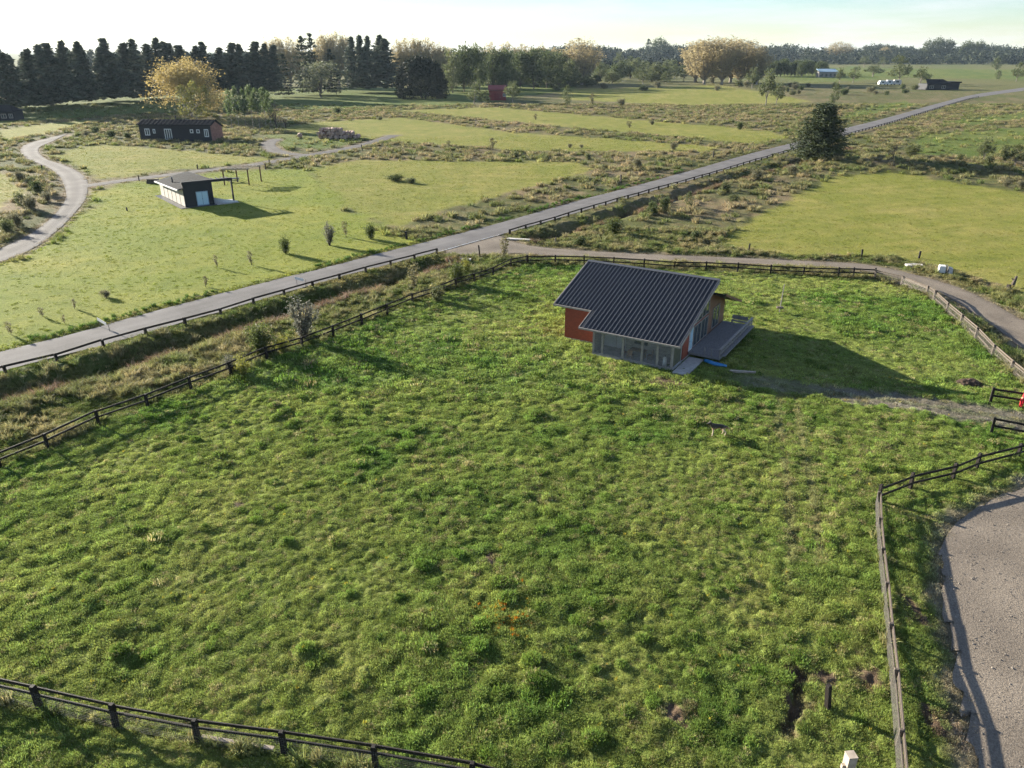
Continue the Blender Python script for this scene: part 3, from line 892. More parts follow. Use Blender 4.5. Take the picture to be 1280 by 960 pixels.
    scatter('meadow_grass', np.stack([x, y, z], -1), RNG.uniform(0.4, 0.85, len(x)) * (1 + 0.9 * sm(-2.2, -0.6, w['hard'][k])), col * 1.3 * RNG.uniform(0.75, 1.2, (len(x), 1)), mid, 'short yellow green grass of the lawn and hay fields', 'grass')
    # sedge along the ditches
    P = []
    for D in (DITCH_A, DITCH_B):
        c = smooth_line(D, 0.35)
        T = np.gradient(c, axis=0)
        N = np.stack([T[:, 1], -T[:, 0]], -1) / (np.linalg.norm(T, axis=1, keepdims=True) + 1e-9)
        for k in range(5):
            P.append(c + N * RNG.normal(1.75, 0.5, (len(c), 1)) + RNG.normal(0, 0.12, c.shape))
    P = np.concatenate(P)
    P = P[fbm(P[:, 0], P[:, 1], 5.0, 3, 500) + RNG.uniform(-.15, .15, len(P)) > 0.50]
    z, col, w = terrain(P[:, 0], P[:, 1])
    tone = np.where(RNG.uniform(0, 1, (len(P), 1)) < 0.62, np.array((0.165, 0.112, 0.080)), np.array((0.16, 0.135, 0.06))) * RNG.uniform(0.6, 1.2, (len(P), 1))
    scatter('ditch_sedge', np.concatenate([P, z[:, None]], 1), RNG.uniform(0.8, 1.6, len(P)), tone * 1.15, tall, 'reddish brown sedge lining the roadside ditch', 'sedge')
    # orange and yellow flowers
    fx, fy = at(628, 768)
    n = 60
    x = np.concatenate([RNG.normal(fx, 0.75, n), RNG.normal(at(640, 785)[0], 0.5, 40)])
    y = np.concatenate([RNG.normal(fy, 0.75, n), RNG.normal(at(640, 785)[1], 0.4, 40)])
    tone = np.where(RNG.uniform(0, 1, (len(x), 1)) < 0.5, np.array((0.55, 0.17, 0.01)), np.array((0.45, 0.30, 0.02)))
    sx, sy = sample_view(22, 62, 260)
    k = sd_poly(sx, sy, PADDOCK) > 0.5
    x, y = np.concatenate([x, sx[k]]), np.concatenate([y, sy[k]])
    tone = np.concatenate([tone, np.tile(np.array((0.50, 0.40, 0.05)), (k.sum(), 1))])
    z, _, _ = terrain(x, y)
    flower = variants('flower', 2, n=6, radius=0.06, h=0.15, wd=0.022, lean=0.8)
    scatter('wild_flowers', np.stack([x, y, z + 0.05], -1), RNG.uniform(0.6, 1.2, len(x)), tone, flower, 'orange and yellow wild flowers dotted in the paddock grass', 'flowers')
grow()
# ------------------------------------------------------------------ the red cabin
def ground_z(x, y):
    z, _, _ = terrain(np.array([float(x)]), np.array([float(y)]))
    return float(z[0])

def cabin():
    t = thing('cabin', 'red brown weatherboard cabin with dark ribbed steel roof, screened porch and side deck', 'house', (HX, HY, 0), HROT)
    SL = (6.0 - 2.5) / 9.7
    rz = lambda y: 2.5 + SL * y
    # walls as solid bodies with weatherboard relief
    def boards(name, mat, a, b, z0, ztop, nrm, pitch=0.19):
        """lapped boards on the wall from a to b (plan), up to ztop(s) along it"""
        mb = MB()
        ax, ay = a; bx, by = b
        nx_, ny_ = nrm
        z = z0
        k = 0
        while True:
            z2 = z + pitch
            sa, sb = 0.0, 1.0
            h0, h1 = ztop(0), ztop(1)
            if min(h0, h1) < z2 and max(h0, h1) <= z + 0.02: break
            if min(h0, h1) < z2:                     # sloped top: trim the board to where it still fits
                if abs(h1 - h0) < 1e-3: break
                s = (z2 - h0) / (h1 - h0)
                if h1 > h0: sa = max(0, min(1, s))
                else: sb = max(0, min(1, s))
                if sb - sa < 0.03: break
            p = (ax + (bx - ax) * sa, ay + (by - ay) * sa); q = (ax + (bx - ax) * sb, ay + (by - ay) * sb)
            lo, hi = 0.032, 0.012
            mb.hexa([(p[0], p[1], z), (q[0], q[1], z), (q[0] + nx_ * lo, q[1] + ny_ * lo, z), (p[0] + nx_ * lo, p[1] + ny_ * lo, z)],
                    [(p[0], p[1], z2 - 0.004), (q[0], q[1], z2 - 0.004), (q[0] + nx_ * hi, q[1] + ny_ * hi, z2 - 0.004), (p[0] + nx_ * hi, p[1] + ny_ * hi, z2 - 0.004)])
            z = z2
            k += 1
        o = mb.build(name, mat, t)
        o['kind'] = 'stuff'
        return o
    # main body: gable prism from y=2.6 to 9.55, x -12.6 .. -0.6
    X0, X1, Y0, Y1, YB = -12.6, -0.6, 2.6, 9.55, 14.9
    w = MB()
    w.extrude([(X0, Y0, 0.12), (X0, Y1, 0.12), (X0, Y1, rz(Y1) - 0.2), (X0, Y0, rz(Y0) - 0.2)], (X1 - X0, 0, 0))
    w.build('wall', M['red_board'], t)
    rb = lambda y: 4.75 - (y - 9.7) * 0.37            # lower roof behind the ridge
    w = MB()
    w.extrude([(X0, Y1 + 0.003, 0.12), (X0, YB, 0.12), (X0, YB, rb(YB) - 0.16), (X0, Y1 + 0.003, rb(Y1) - 0.16)], (X1 - X0 - 0.05, 0, 0))
    w.build('wall', M['tan_board'], t)
    boards('cladding', M['red_board'], (X0, Y0), (-8.5, Y0), 0.12, lambda s: rz(Y0) - 0.28, (0, -1))
    boards('cladding', M['tan_board'], (X1 - 0.05, 9.75), (X1 - 0.05, YB), 0.12, lambda s: rb(9.75 + s * (YB - 9.75)) - 0.2, (1, 0))
    boards('cladding', M['red_board'], (X1, 2.6), (X1, 4.15), 0.12, lambda s: rz(2.6 + s * 1.55) - 0.25, (1, 0))
    # footing
    MB().box(X0 - 0.04, X1 + 0.04, Y0 - 0.04, YB, -0.2, 0.118).build('footing', M['concrete'], t)
    MB().box(-8.36, -0.52, 0.0, Y0 - 0.05, -0.2, 0.10).build('porch_floor', M['concrete'], t)
    MB().box(-0.34, 1.05, -0.4, 3.9, -0.2, 0.11).build('side_path', M['concrete'], t)
    # roof
    th = 0.14
    r = MB()
    a = [(-13.75, 2.46), (-13.75, 9.75), (0.05, 9.75), (0.05, -0.1), (-9.68, -0.1), (-9.68, 2.46)][::-1]
    n_, i = len(a), 0
    r.v += [(x, y, rz(y) - th) for x, y in a] + [(x, y, rz(y)) for x, y in a]
    r.f += [tuple(range(n_ - 1, -1, -1)), tuple(range(n_, 2 * n_))]
    for k in range(n_):
        k2 = (k + 1) % n_
        r.f.append((k, k2, n_ + k2, n_ + k))
    roof = r.build('roof', M['roof'], t)
    # standing ribs, each its own piece
    def rib_mesh(y0, y1):
        mb = MB()
        mb.hexa([(-0.055, y0, rz(y0)), (0.055, y0, rz(y0)), (0.055, y1, rz(y1)), (-0.055, y1, rz(y1))],
                [(-0.028, y0, rz(y0) + 0.065), (0.028, y0, rz(y0) + 0.065), (0.028, y1, rz(y1) + 0.065), (-0.028, y1, rz(y1) + 0.065)])
        return mb.mesh('roof_rib', M['rib'])
    ra, rbm = rib_mesh(-0.12, 9.6), rib_mesh(2.44, 9.6)
    nrib = 35
    for k in range(nrib):
        x = -13.68 + k * (13.66 / (nrib - 1))
        o = put('roof_rib', rbm if x < -9.66 else ra, roof)
        o.location = (x, 0, 0)
    MB().hexa([(-13.78, 9.5, rz(9.5) + 0.02), (0.08, 9.5, rz(9.5) + 0.02), (0.08, 9.86, rz(9.7) - 0.16), (-13.78, 9.86, rz(9.7) - 0.16)],
              [(-13.78, 9.5, rz(9.5) + 0.085), (0.08, 9.5, rz(9.5) + 0.085), (0.08, 9.86, rz(9.7) + 0.11), (-13.78, 9.86, rz(9.7) + 0.11)]).build('ridge_cap', M['rib'], roof)
    MB().hexa([(-13.7, 5.0, rz(5.0) + 0.004), (0.0, 5.0, rz(5.0) + 0.004), (0.0, 5.08, rz(5.08) + 0.004), (-13.7, 5.08, rz(5.08) + 0.004)], [(-13.7, 5.0, rz(5.0) + 0.02), (0.0, 5.0, rz(5.0) + 0.02), (0.0, 5.08, rz(5.08) + 0.012), (-13.7, 5.08, rz(5.08) + 0.012)]).build('sheet_lap', M['roof'], roof)
    # gutters and barge boards
    MB().box(-9.72, 0.1, -0.24, -0.11, rz(0) - 0.19, rz(0) - 0.03).build('gutter', M['trim'], t)
    MB().box(-13.8, -9.72, 2.31, 2.44, rz(2.46) - 0.19, rz(2.46) - 0.03).build('gutter', M['trim'], t)
    for x0, x1, y0, y1 in ((0.06, 0.12, -0.1, 9.7), (-13.83, -13.76, 2.46, 9.7), (-9.76, -9.70, -0.1, 2.30)):
        MB().hexa([(x0, y0, rz(y0) - 0.22), (x1, y0, rz(y0) - 0.22), (x1, y1, rz(y1) - 0.22), (x0, y1, rz(y1) - 0.22)],
                  [(x0, y0, rz(y0) + 0.04), (x1, y0, rz(y0) + 0.04), (x1, y1, rz(y1) + 0.04), (x0, y1, rz(y1) + 0.04)]).build('barge_board', M['trim'], t)
    # lower roof behind
    b0, b1 = 9.85, 15.9
    MB().hexa([(-13.4, b0, rb(b0) - 0.14), (0.75, b0, rb(b0) - 0.14), (0.75, b1, rb(b1) - 0.14), (-13.4, b1, rb(b1) - 0.14)],
              [(-13.4, b0, rb(b0)), (0.75, b0, rb(b0)), (0.75, b1, rb(b1)), (-13.4, b1, rb(b1))]).build('rear_roof', M['roof'], t)
    MB().hexa([(0.755, b0, rb(b0) - 0.2), (0.80, b0, rb(b0) - 0.2), (0.80, b1, rb(b1) - 0.2), (0.755, b1, rb(b1) - 0.2)],
              [(0.755, b0, rb(b0) + 0.03), (0.80, b0, rb(b0) + 0.03), (0.80, b1, rb(b1) + 0.03), (0.755, b1, rb(b1) + 0.03)]).build('barge_board', M['tan_board'], t)
    # screened porch along the front
    px = [-8.25, -7.35, -5.30, -3.45, -1.98, -0.62]
    for k, x in enumerate(px):
        MB().box(x - 0.09, x + 0.09, 0.02, 0.20, 0.10, rz(0.02) - 0.15).build('porch_post', M['trim'], t)
    for k in range(5):
        x0, x1 = px[k] + 0.092, px[k + 1] - 0.092
        f = MB()
        f.box(x0, x1, 0.05, 0.15, 0.10, 0.26).box(x0, x1, 0.05, 0.15, 2.18, 2.30).box(x0, x0 + 0.03, 0.06, 0.14, 0.258, 2.182).box(x1 - 0.03, x1, 0.06, 0.14, 0.258, 2.182)
        fo = f.build('screen_frame', M['trim'], t)
        MB().box(x0 + 0.003, x1 - 0.003, 0.092, 0.104, 0.262, 2.178).build('screen_panel', M['screen'], fo)
    # porch right end, olive blind over a screen
    MB().box(-0.70, -0.62, 2.30, 2.55, 0.10, rz(2.3) - 0.16).build('porch_post', M['trim'], t)
    bl = MB()
    bl.extrude([(-0.64, 0.21, 0.2), (-0.64, 2.29, 0.2), (-0.64, 2.29, rz(2.29) - 0.2), (-0.64, 0.21, rz(0.21) - 0.2)], (0.025, 0, 0))
    bl.build('porch_blind', simple('olive_blind', (0.10, 0.095, 0.055), 0.8, 0.2, 3), t)
    # porch left end wall and lining boards behind
    MB().extrude([(-8.34, 0.21, 0.1), (-8.34, 2.55, 0.1), (-8.34, 2.55, rz(2.55) - 0.2), (-8.34, 0.21, rz(0.21) - 0.2)], (0.07, 0, 0)).build('porch_end_wall', M['cream_board'], t)
    mb = MB()
    z = 0.14
    while z < 3.05:
        mb.box(-8.2, -0.75, 2.545, 2.572 + 0.02, z, z + 0.17)
        z += 0.18
    o = mb.build('lining', M['cream_board'], t); o['kind'] = 'stuff'
    MB().box(-8.26, -7.05, 2.47, 2.54, 0.14, 2.9).build('white_panel', M['white'], t)
    MB().box(-5.2, -3.9, 2.49, 2.543, 0.9, 2.1).build('inner_window', M['glass'], t)
    MB().box(-7.0, -6.1, 2.50, 2.543, 0.12, 2.15).build('porch_door', M['white'], t)
    # glazed right side: French door, windows below, clerestory above
    d = MB().box(X1 + 0.002, X1 + 0.06, 4.25, 5.15, 0.45, 3.35).build('door', M['white'], t)
    MB().box(X1 + 0.062, X1 + 0.075, 4.36, 5.04, 0.60, 3.20).build('pane', M['door_glass'], d)
    MB().box(X1 + 0.062, X1 + 0.10, 4.28, 4.33, 1.35, 1.47).build('handle', M['grey_dark'], d)
    def window(y0, y1, z0, z1a, z1b=None, bars=1, x=X1):
        z1b = z1a if z1b is None else z1b
        f = MB()
        fw = 0.085
        f.extrude([(x + 0.002, y0, z0), (x + 0.002, y1, z0), (x + 0.002, y1, z0 + fw), (x + 0.002, y0, z0 + fw)], (0.07, 0, 0))
        f.extrude([(x + 0.002, y0, z1a - fw), (x + 0.002, y1, z1b - fw), (x + 0.002, y1, z1b), (x + 0.002, y0, z1a)], (0.07, 0, 0))
        L = lambda y: z1a + (z1b - z1a) * (y - y0) / (y1 - y0)
        for k in range(bars + 1):
            yy = y0 + (y1 - y0 - fw) * k / bars
            f.extrude([(x + 0.002, yy, z0 + fw + .002), (x + 0.002, yy + fw, z0 + fw + .002), (x + 0.002, yy + fw, L(yy + fw) - fw - .002), (x + 0.002, yy, L(yy) - fw - .002)], (0.066, 0, 0))
        fr = f.build('window', M['trim'], t)
        for k in range(bars):
            ya = y0 + (y1 - y0 - fw) * k / bars + fw
            yb = y0 + (y1 - y0 - fw) * (k + 1) / bars
            g = MB().extrude([(x + 0.003, ya, z0 + fw), (x + 0.003, yb, z0 + fw), (x + 0.003, yb, L(yb) - fw), (x + 0.003, ya, L(ya) - fw)], (0.02, 0, 0))
            g.build('pane', M['glass'], fr)
    window(5.35, 7.35, 0.5, 2.55, None, 2)
    window(7.45, 9.4, 0.5, 2.55, None, 2)
    window(5.35, 7.35, 2.75, rz(5.35) - 0.35, rz(7.35) - 0.35, 2)
    window(7.45, 9.4, 2.75, rz(7.45) - 0.35, rz(9.4) - 0.35, 2)
    window(10.9, 13.0, 0.6, 2.75, None, 2, X1 - 0.015)
    # wall lamp, vent and the white box under the left eave
    MB().box(-9.25, -9.12, 2.50, 2.565, 0.75, 0.92).build('wall_vent', M['white'], t)
    MB().box(-14.25, -13.86, 5.3, 5.75, 2.75, 3.15).box(-13.99, -13.845, 5.5, 5.56, 2.9, 2.96).build('antenna_box', M['white'], t)
    # deck
    D0, D1, DY0, DY1, DZ = X1 + 0.08, 2.45, 4.1, 14.6, 0.45
    dk = MB()
    nb = 21
    for k in range(nb):
        xa = D0 + (D1 - D0) * k / nb
        dk.box(xa, xa + (D1 - D0) / nb - 0.012, DY0, DY1, DZ - 0.04, DZ)
    deck = dk.build('deck', M['deck'], t)
    MB().box(D0, D1 - 0.02, DY0 + 0.02, DY1 - 0.02, DZ - 0.2, DZ - 0.045).build('deck_frame', M['deck'], deck)
    for y in np.linspace(DY0 + 0.2, DY1 - 0.2, 6):
        MB().box(D1 - 0.22, D1 - 0.08, y - 0.06, y + 0.06, -0.2, DZ - 0.205).build('deck_stump', M['grey_wood'], deck)
    rl = MB()
    rl.box(D1 - 0.16, D1 + 0.06, DY0 - 0.02, DY1, 1.20, 1.28)
    rail = rl.build('railing', M['trim'], t)
    MB().box(D1 - 0.11, D1 - 0.0, DY0, DY1, 0.76, 0.88).build('middle_rail', M['trim'], rail)
    ps = [DY0 + 0.05 + k * (DY1 - DY0 - 0.1) / 8 for k in range(9)]
    for y in ps:
        MB().box(D1 - 0.10, D1 - 0.02, y - 0.06, y + 0.06, DZ + 0.002, 1.197).build('post', M['trim'], rail)
    MB().box(D1 - 1.5, D1 - 0.15, DY0 - 0.01, DY0 + 0.09, 1.205, 1.255).build('end_rail', M['deck'], rail)
    for x in (D1 - 1.45, D1 - 0.8):
        MB().box(x - 0.04, x + 0.04, DY0, DY0 + 0.08, DZ + 0.002, 1.2).build('post', M['deck'], rail)
    MB().box(D1 - 0.0, D1 + 0.32, DY0 + 0.4, DY1 - 0.3, DZ + 0.05, DZ + 0.14).build('bench_ledge', M['deck'], deck)
    # things on the porch and deck
    def local(x, y):
        c, s = math.cos(HROT), math.sin(HROT)
        return (HX + x * c - y * s, HY + x * s + y * c)
    def table(x, y):
        lx, ly = local(x, y)
        tb = thing('dining_table', 'brown timber table inside the screened porch', 'table', (lx, ly, 0.1), HROT)
        MB().box(-0.75, 0.75, -0.4, 0.4, 0.70, 0.75).build('tabletop', M['brown_wood'], tb)
        for sx in (-0.65, 0.65):
            for sy in (-0.32, 0.32):
                MB().box(sx - 0.04, sx + 0.04, sy - 0.04, sy + 0.04, 0, 0.698).build('leg', M['brown_wood'], tb)
    table(-4.3, 1.25)
    def chair(x, y, rz_, label):
        lx, ly = local(x, y)
        c = thing('chair', label, 'chair', (lx, ly, 0.1), HROT + rz_, 'chairs in the screened porch')
        MB().box(-0.22, 0.22, -0.22, 0.22, 0.42, 0.46).build('seat', M['brown_wood'], c)
        MB().box(-0.22, 0.22, 0.18, 0.22, 0.462, 0.95).build('backrest', M['brown_wood'], c)
        for sx in (-0.18, 0.18):
            for sy in (-0.18, 0.18):
                MB().box(sx - 0.02, sx + 0.02, sy - 0.02, sy + 0.02, 0, 0.418).build('leg', M['brown_wood'], c)
    chair(-5.35, 0.9, R(95), 'brown chair at the left end of the porch table')
    chair(-4.7, 0.55, R(180), 'brown chair in front of the porch table, left one')
    chair(-3.1, 1.3, R(-85), 'brown chair at the right end of the porch table')
    lx, ly = local(-1.45, 0.6)
    gb = thing('gas_bottle', 'white gas bottle standing by the right porch post', 'gas bottle', (lx, ly, 0.1))
    MB().tube((0, 0, 0), (0, 0, 0.75), 0.19, 0.19, 12).tube((0, 0, 0.75), (0, 0, 0.9), 0.19, 0.08, 12).build('body', M['white'], gb, True)
    MB().tube((0, 0, 0.9), (0, 0, 1.0), 0.05, 0.05, 8).build('valve', M['grey_dark'], gb)
    lx, ly = local(1.3, 13.9)
    bb = thing('garden_bench', 'grey timber bench at the far end of the deck', 'bench', (lx, ly, DZ), HROT)
    MB().box(-0.8, 0.8, -0.22, 0.22, 0.42, 0.47).build('seat', M['deck'], bb)
    MB().box(-0.8, 0.8, 0.2, 0.25, 0.55, 0.95).build('backrest', M['deck'], bb)
    for sx in (-0.7, 0.7):
        MB().box(sx - 0.04, sx + 0.04, -0.2, 0.25, 0, 0.418).build('leg', M['deck'], bb)
cabin()

def tarp():
    a, b = at(880, 453), at(908, 461)
    t = MB()
    n = 9
    top, bot = [], []
    d = Vector((b[0] - a[0], b[1] - a[1], 0)); L = d.length; d.normalize(); nn = Vector((-d.y, d.x, 0))
    for k in range(n):
        s = k / (n - 1)
        for j, sg in enumerate((-1, 0, 1)):
            q = Vector((a[0], a[1], 0)) + d * L * s + nn * sg * (0.30 + 0.06 * math.sin(5 * s)) * math.sin(math.pi * (0.12 + 0.8 * s))
            t.v.append((q.x, q.y, 0.24 + 0.12 * (sg == 0) + 0.03 * math.sin(9 * s + sg)))
    m0 = len(t.v)
    t.v += [(x, y, z - 0.10) for x, y, z in t.v]
    for k in range(n - 1):
        for j in range(2):
            i = k * 3 + j
            t.f.append((i, i + 3, i + 4, i + 1)); t.f.append((m0 + i, m0 + i + 1, m0 + i + 4, m0 + i + 3))
    for k in range(n - 1):
        i = k * 3
        t.f.append((i, m0 + i, m0 + i + 3, i + 3)); i += 2
        t.f.append((i, i + 3, m0 + i + 3, m0 + i))
    t.f += [(0, 1, m0 + 1, m0), (1, 2, m0 + 2, m0 + 1)]
    e = 3 * (n - 1)
    t.f += [(e, m0 + e, m0 + e + 1, e + 1), (e + 1, m0 + e + 1, m0 + e + 2, e + 2)]
    tag(t.build('plastic_sheet', M['blue'], None, True), 'long blue plastic sheet lying in the shade beside the deck', 'sheet')
    x, y = at(928, 466)
    tag(MB().prism([(x - 1.2, y - 0.1), (x + 1.0, y - 0.45), (x + 1.1, y - 0.2), (x - 1.0, y + 0.2)], 0.10, 0.24).build('plank', M['pale_wood']), 'pale plank lying in the cabin shadow beside the track', 'plank')
tarp()

# ------------------------------------------------------------------ fences
def unit_mesh(name, mat, jig=0.0):
    return MB().box(-0.5, 0.5, -0.5, 0.5, -0.5, 0.5).mesh(name, mat)
POST, RAIL = {}, {}
for key in ('fence', 'grey_wood', 'pale_wood'):
    b = MB()
    b.hexa([(-.5, -.5, 0), (.5, -.5, 0), (.5, .5, 0), (-.5, .5, 0)], [(-.47, -.47, 0.97), (.47, -.47, 0.97), (.47, .47, 0.97), (-.47, .47, 0.97)])
    b.hexa([(-.47, -.47, 0.9702), (.47, -.47, 0.9702), (.47, .47, 0.9702), (-.47, .47, 0.9702)], [(-.40, -.40, 1), (.40, -.40, 1), (.40, .40, 1), (-.40, .40, 1)])
    POST[key] = b.mesh('post', M[key])
    RAIL[key] = unit_mesh('rail', M[key])

def fence(name, label, pts, mat='fence', ph=1.22, pw=0.19, rails=((1.05, 0.15), (0.58, 0.15)), skip=(), netting=None, sink=0.0, lean=0.012, railside=1.0, cat='fence', group=None):
    """posts at plan points, rails between neighbours; pts in metres"""
    t = thing(name, label, cat, (pts[0][0], pts[0][1], 0), 0, group)
    base = Vector((pts[0][0], pts[0][1], 0))
    n = len(pts)
    zs = terrain(np.array([p[0] for p in pts]), np.array([p[1] for p in pts]))[0]
    rr = random.Random(int(abs(pts[0][0] * 100)) + n)
    dirs = []
    for i in range(n):
        a, b = pts[max(0, i - 1)], pts[min(n - 1, i + 1)]
        dirs.append(math.atan2(b[1] - a[1], b[0] - a[0]))
    for i, p in enumerate(pts):
        o = put('post', POST[mat], t)
        h = ph * rr.uniform(0.96, 1.05)
        o.location = Vector((p[0], p[1], min(zs[i], 0.15) - 0.15)) - base
        o.scale = (pw * rr.uniform(0.92, 1.1), pw * rr.uniform(0.92, 1.1), h + 0.15)
        o.rotation_euler = (rr.gauss(0, lean), rr.gauss(0, lean), dirs[i] + rr.gauss(0, 0.03))
    for i in range(n - 1):
        if i in skip: continue
        a, b = Vector((*pts[i], min(zs[i], 0.15))), Vector((*pts[i + 1], min(zs[i + 1], 0.15)))
        d = b - a
        nn = Vector((-d.y, d.x, 0)).normalized() * (pw * 0.5 + 0.028) * railside
        for (rh, rw) in rails:
            za, zb = rh + rr.gauss(0, 0.012), rh + rr.gauss(0, 0.012)
            m = (a + b) / 2 + nn + Vector((0, 0, (za + zb) / 2))
            o = put('rail', RAIL[mat], t)
            o.location = m - base
            o.scale = (d.length + 0.10, 0.05, rw * rr.uniform(0.93, 1.05))
            q = Vector((d.x, d.y, d.z + zb - za)).normalized()
            o.rotation_euler = (0, -math.asin(q.z), math.atan2(q.y, q.x))
    if netting:
        top, cell, rad = netting
        mb = MB()
        def wire(p0, p1):
            p0, p1 = Vector(p0), Vector(p1)
            dd = (p1 - p0).normalized()
            u_ = dd.orthogonal().normalized(); v_ = dd.cross(u_)
            i0 = len(mb.v)
            for p in (p0, p1):
                for k in range(3):
                    mb.v.append(tuple(p + (u_ * math.cos(2.094 * k) + v_ * math.sin(2.094 * k)) * rad))
            for k in range(3):
                mb.f.append((i0 + k, i0 + (k + 1) % 3, i0 + 3 + (k + 1) % 3, i0 + 3 + k))
        for i in range(n - 1):
            a, b = Vector((*pts[i], min(zs[i], 0.15))) - base, Vector((*pts[i + 1], min(zs[i + 1], 0.15))) - base
            d = b - a
            nn = Vector((-d.y, d.x, 0)).normalized() * (pw * 0.5 + 0.01) * -railside
            for k in range(int(top / cell) + 1):
                z = Vector((0, 0, 0.04 + k * cell))
                wire(a + nn + z, b + nn + z)
            m = max(1, int(d.length / cell))
            for k in range(m):
                q = a + d * (k / m) + nn
                wire(q + Vector((0, 0, 0.03)), q + Vector((0, 0, top)))
        o = mb.build('wire_netting', M['wire'], t)
        o['kind'] = 'stuff'
    return t

fence('paddock_fence', 'dark two rail timber fence between the paddock and the rough verge', pl([(-70, 600), (0, 582.5), (60, 561), (124, 532.5), (185, 509), (239, 487.5), (289, 468.5), (334, 450), (378, 434.7), (417, 422), (452.5, 406.8), (484, 393.6), (515.6, 381), (543, 371.3), (570, 361), (593, 352), (616.5, 343.6), (638.6, 335), (658.8, 329.6)]))
fence('paddock_fence', 'dark two rail timber fence behind the cabin along the gravel lane', pl([(659.6, 329.7), (694, 330.6), (730, 331.6), (767, 332.8), (805, 334.6), (843, 336.8), (882, 338.7), (921.7, 340.4), (962.8, 341.9), (1004, 344), (1047.3, 346), (1066, 347.3), (1092, 348.8)]), railside=-1)
fence('netting_fence', 'weathered grey netting fence with sagging top rail curving along the gravel lane', pl([(1093, 349.3), (1126, 357), (1157.8, 368.7), (1166.8, 376), (1182.6, 389.4), (1200, 406.6), (1218.6, 423.7), (1240, 443.5), (1262.8, 464), (1285, 485), (1310, 508)]), mat='grey_wood', ph=1.1, pw=0.20, rails=((0.96, 0.13), (0.74, 0.13), (0.25, 0.11)), netting=(0.95, 0.10, 0.0045))
fence('gateway_fence', 'short dark two rail fence above the gravel track, person beside it', pl([(1237, 504.5), (1289, 511.5), (1330, 517)]), ph=1.25, pw=0.2, rails=((1.08, 0.16), (0.55, 0.16)))
fence('gateway_fence', 'short dark two rail fence just below the gravel track', pl([(1238.5, 543), (1290, 552.5), (1345, 563)]), ph=1.25, pw=0.2, rails=((1.08, 0.16), (0.55, 0.16)))
fence('paddock_fence', 'dark two rail fence curving beside the gravel yard at the right', pl([(1097, 627.5), (1137.4, 611), (1190.6, 599), (1220, 587), (1272, 571.5), (1330, 553)]), ph=1.2, pw=0.19, rails=((1.04, 0.16), (0.52, 0.16)), railside=-1)
fence('netting_fence', 'long weathered netting fence running down beside the gravel yard to the bottom edge', pl([(1095.5, 632), (1096.5, 665), (1099.5, 703), (1104.5, 747), (1109, 799), (1114.5, 860), (1120.5, 935), (1128, 1030)]), mat='grey_wood', ph=0.98, pw=0.15, rails=((0.87, 0.12), (0.70, 0.12), (0.27, 0.09)), netting=(0.90, 0.075, 0.0045))
fence('paddock_fence', 'dark two rail timber fence crossing the bottom left corner', pl([(-160, 842), (-50, 863), (50, 885.5), (145, 907), (248, 927.5), (356, 942.5), (470, 959), (592, 984), (700, 1010)]), ph=1.18, pw=0.2, rails=((1.02, 0.15), (0.62, 0.14)), netting=(0.98, 0.10, 0.0035))

def guard_rail(label, start_px, end_px):
    near = smooth_line(pl(ROAD_NEAR), 0.5)
    a, b = np.array(at(*start_px)), np.array(at(*end_px))
    i0, i1 = np.argmin(np.hypot(*(near - a).T)), np.argmin(np.hypot(*(near - b).T))
    seg = near[i0:i1 + 1]
    d = np.concatenate([[0], np.cumsum(np.hypot(*np.diff(seg, axis=0).T))])
    n = int(d[-1] / 4.1) + 1
    s = np.linspace(0, d[-1], n)
    P = np.stack([np.interp(s, d, seg[:, 0]), np.interp(s, d, seg[:, 1])], -1)
    T = np.gradient(P, axis=0); T /= np.linalg.norm(T, axis=1, keepdims=True)
    P = P + np.stack([T[:, 1], -T[:, 0]], -1) * 0.75
    fence('guard_rail', label, [tuple(p) for p in P], ph=0.78, pw=0.24, rails=((0.62, 0.20),), railside=1, cat='guard rail', group='low timber guard rails along the road ditch')
guard_rail('low black timber guard rail along the road, left of the lane junction', (-60, 484), (541, 316.5))
guard_rail('low black timber guard rail running into the distance beyond the lane junction', (633, 291.5), (1221, 122))

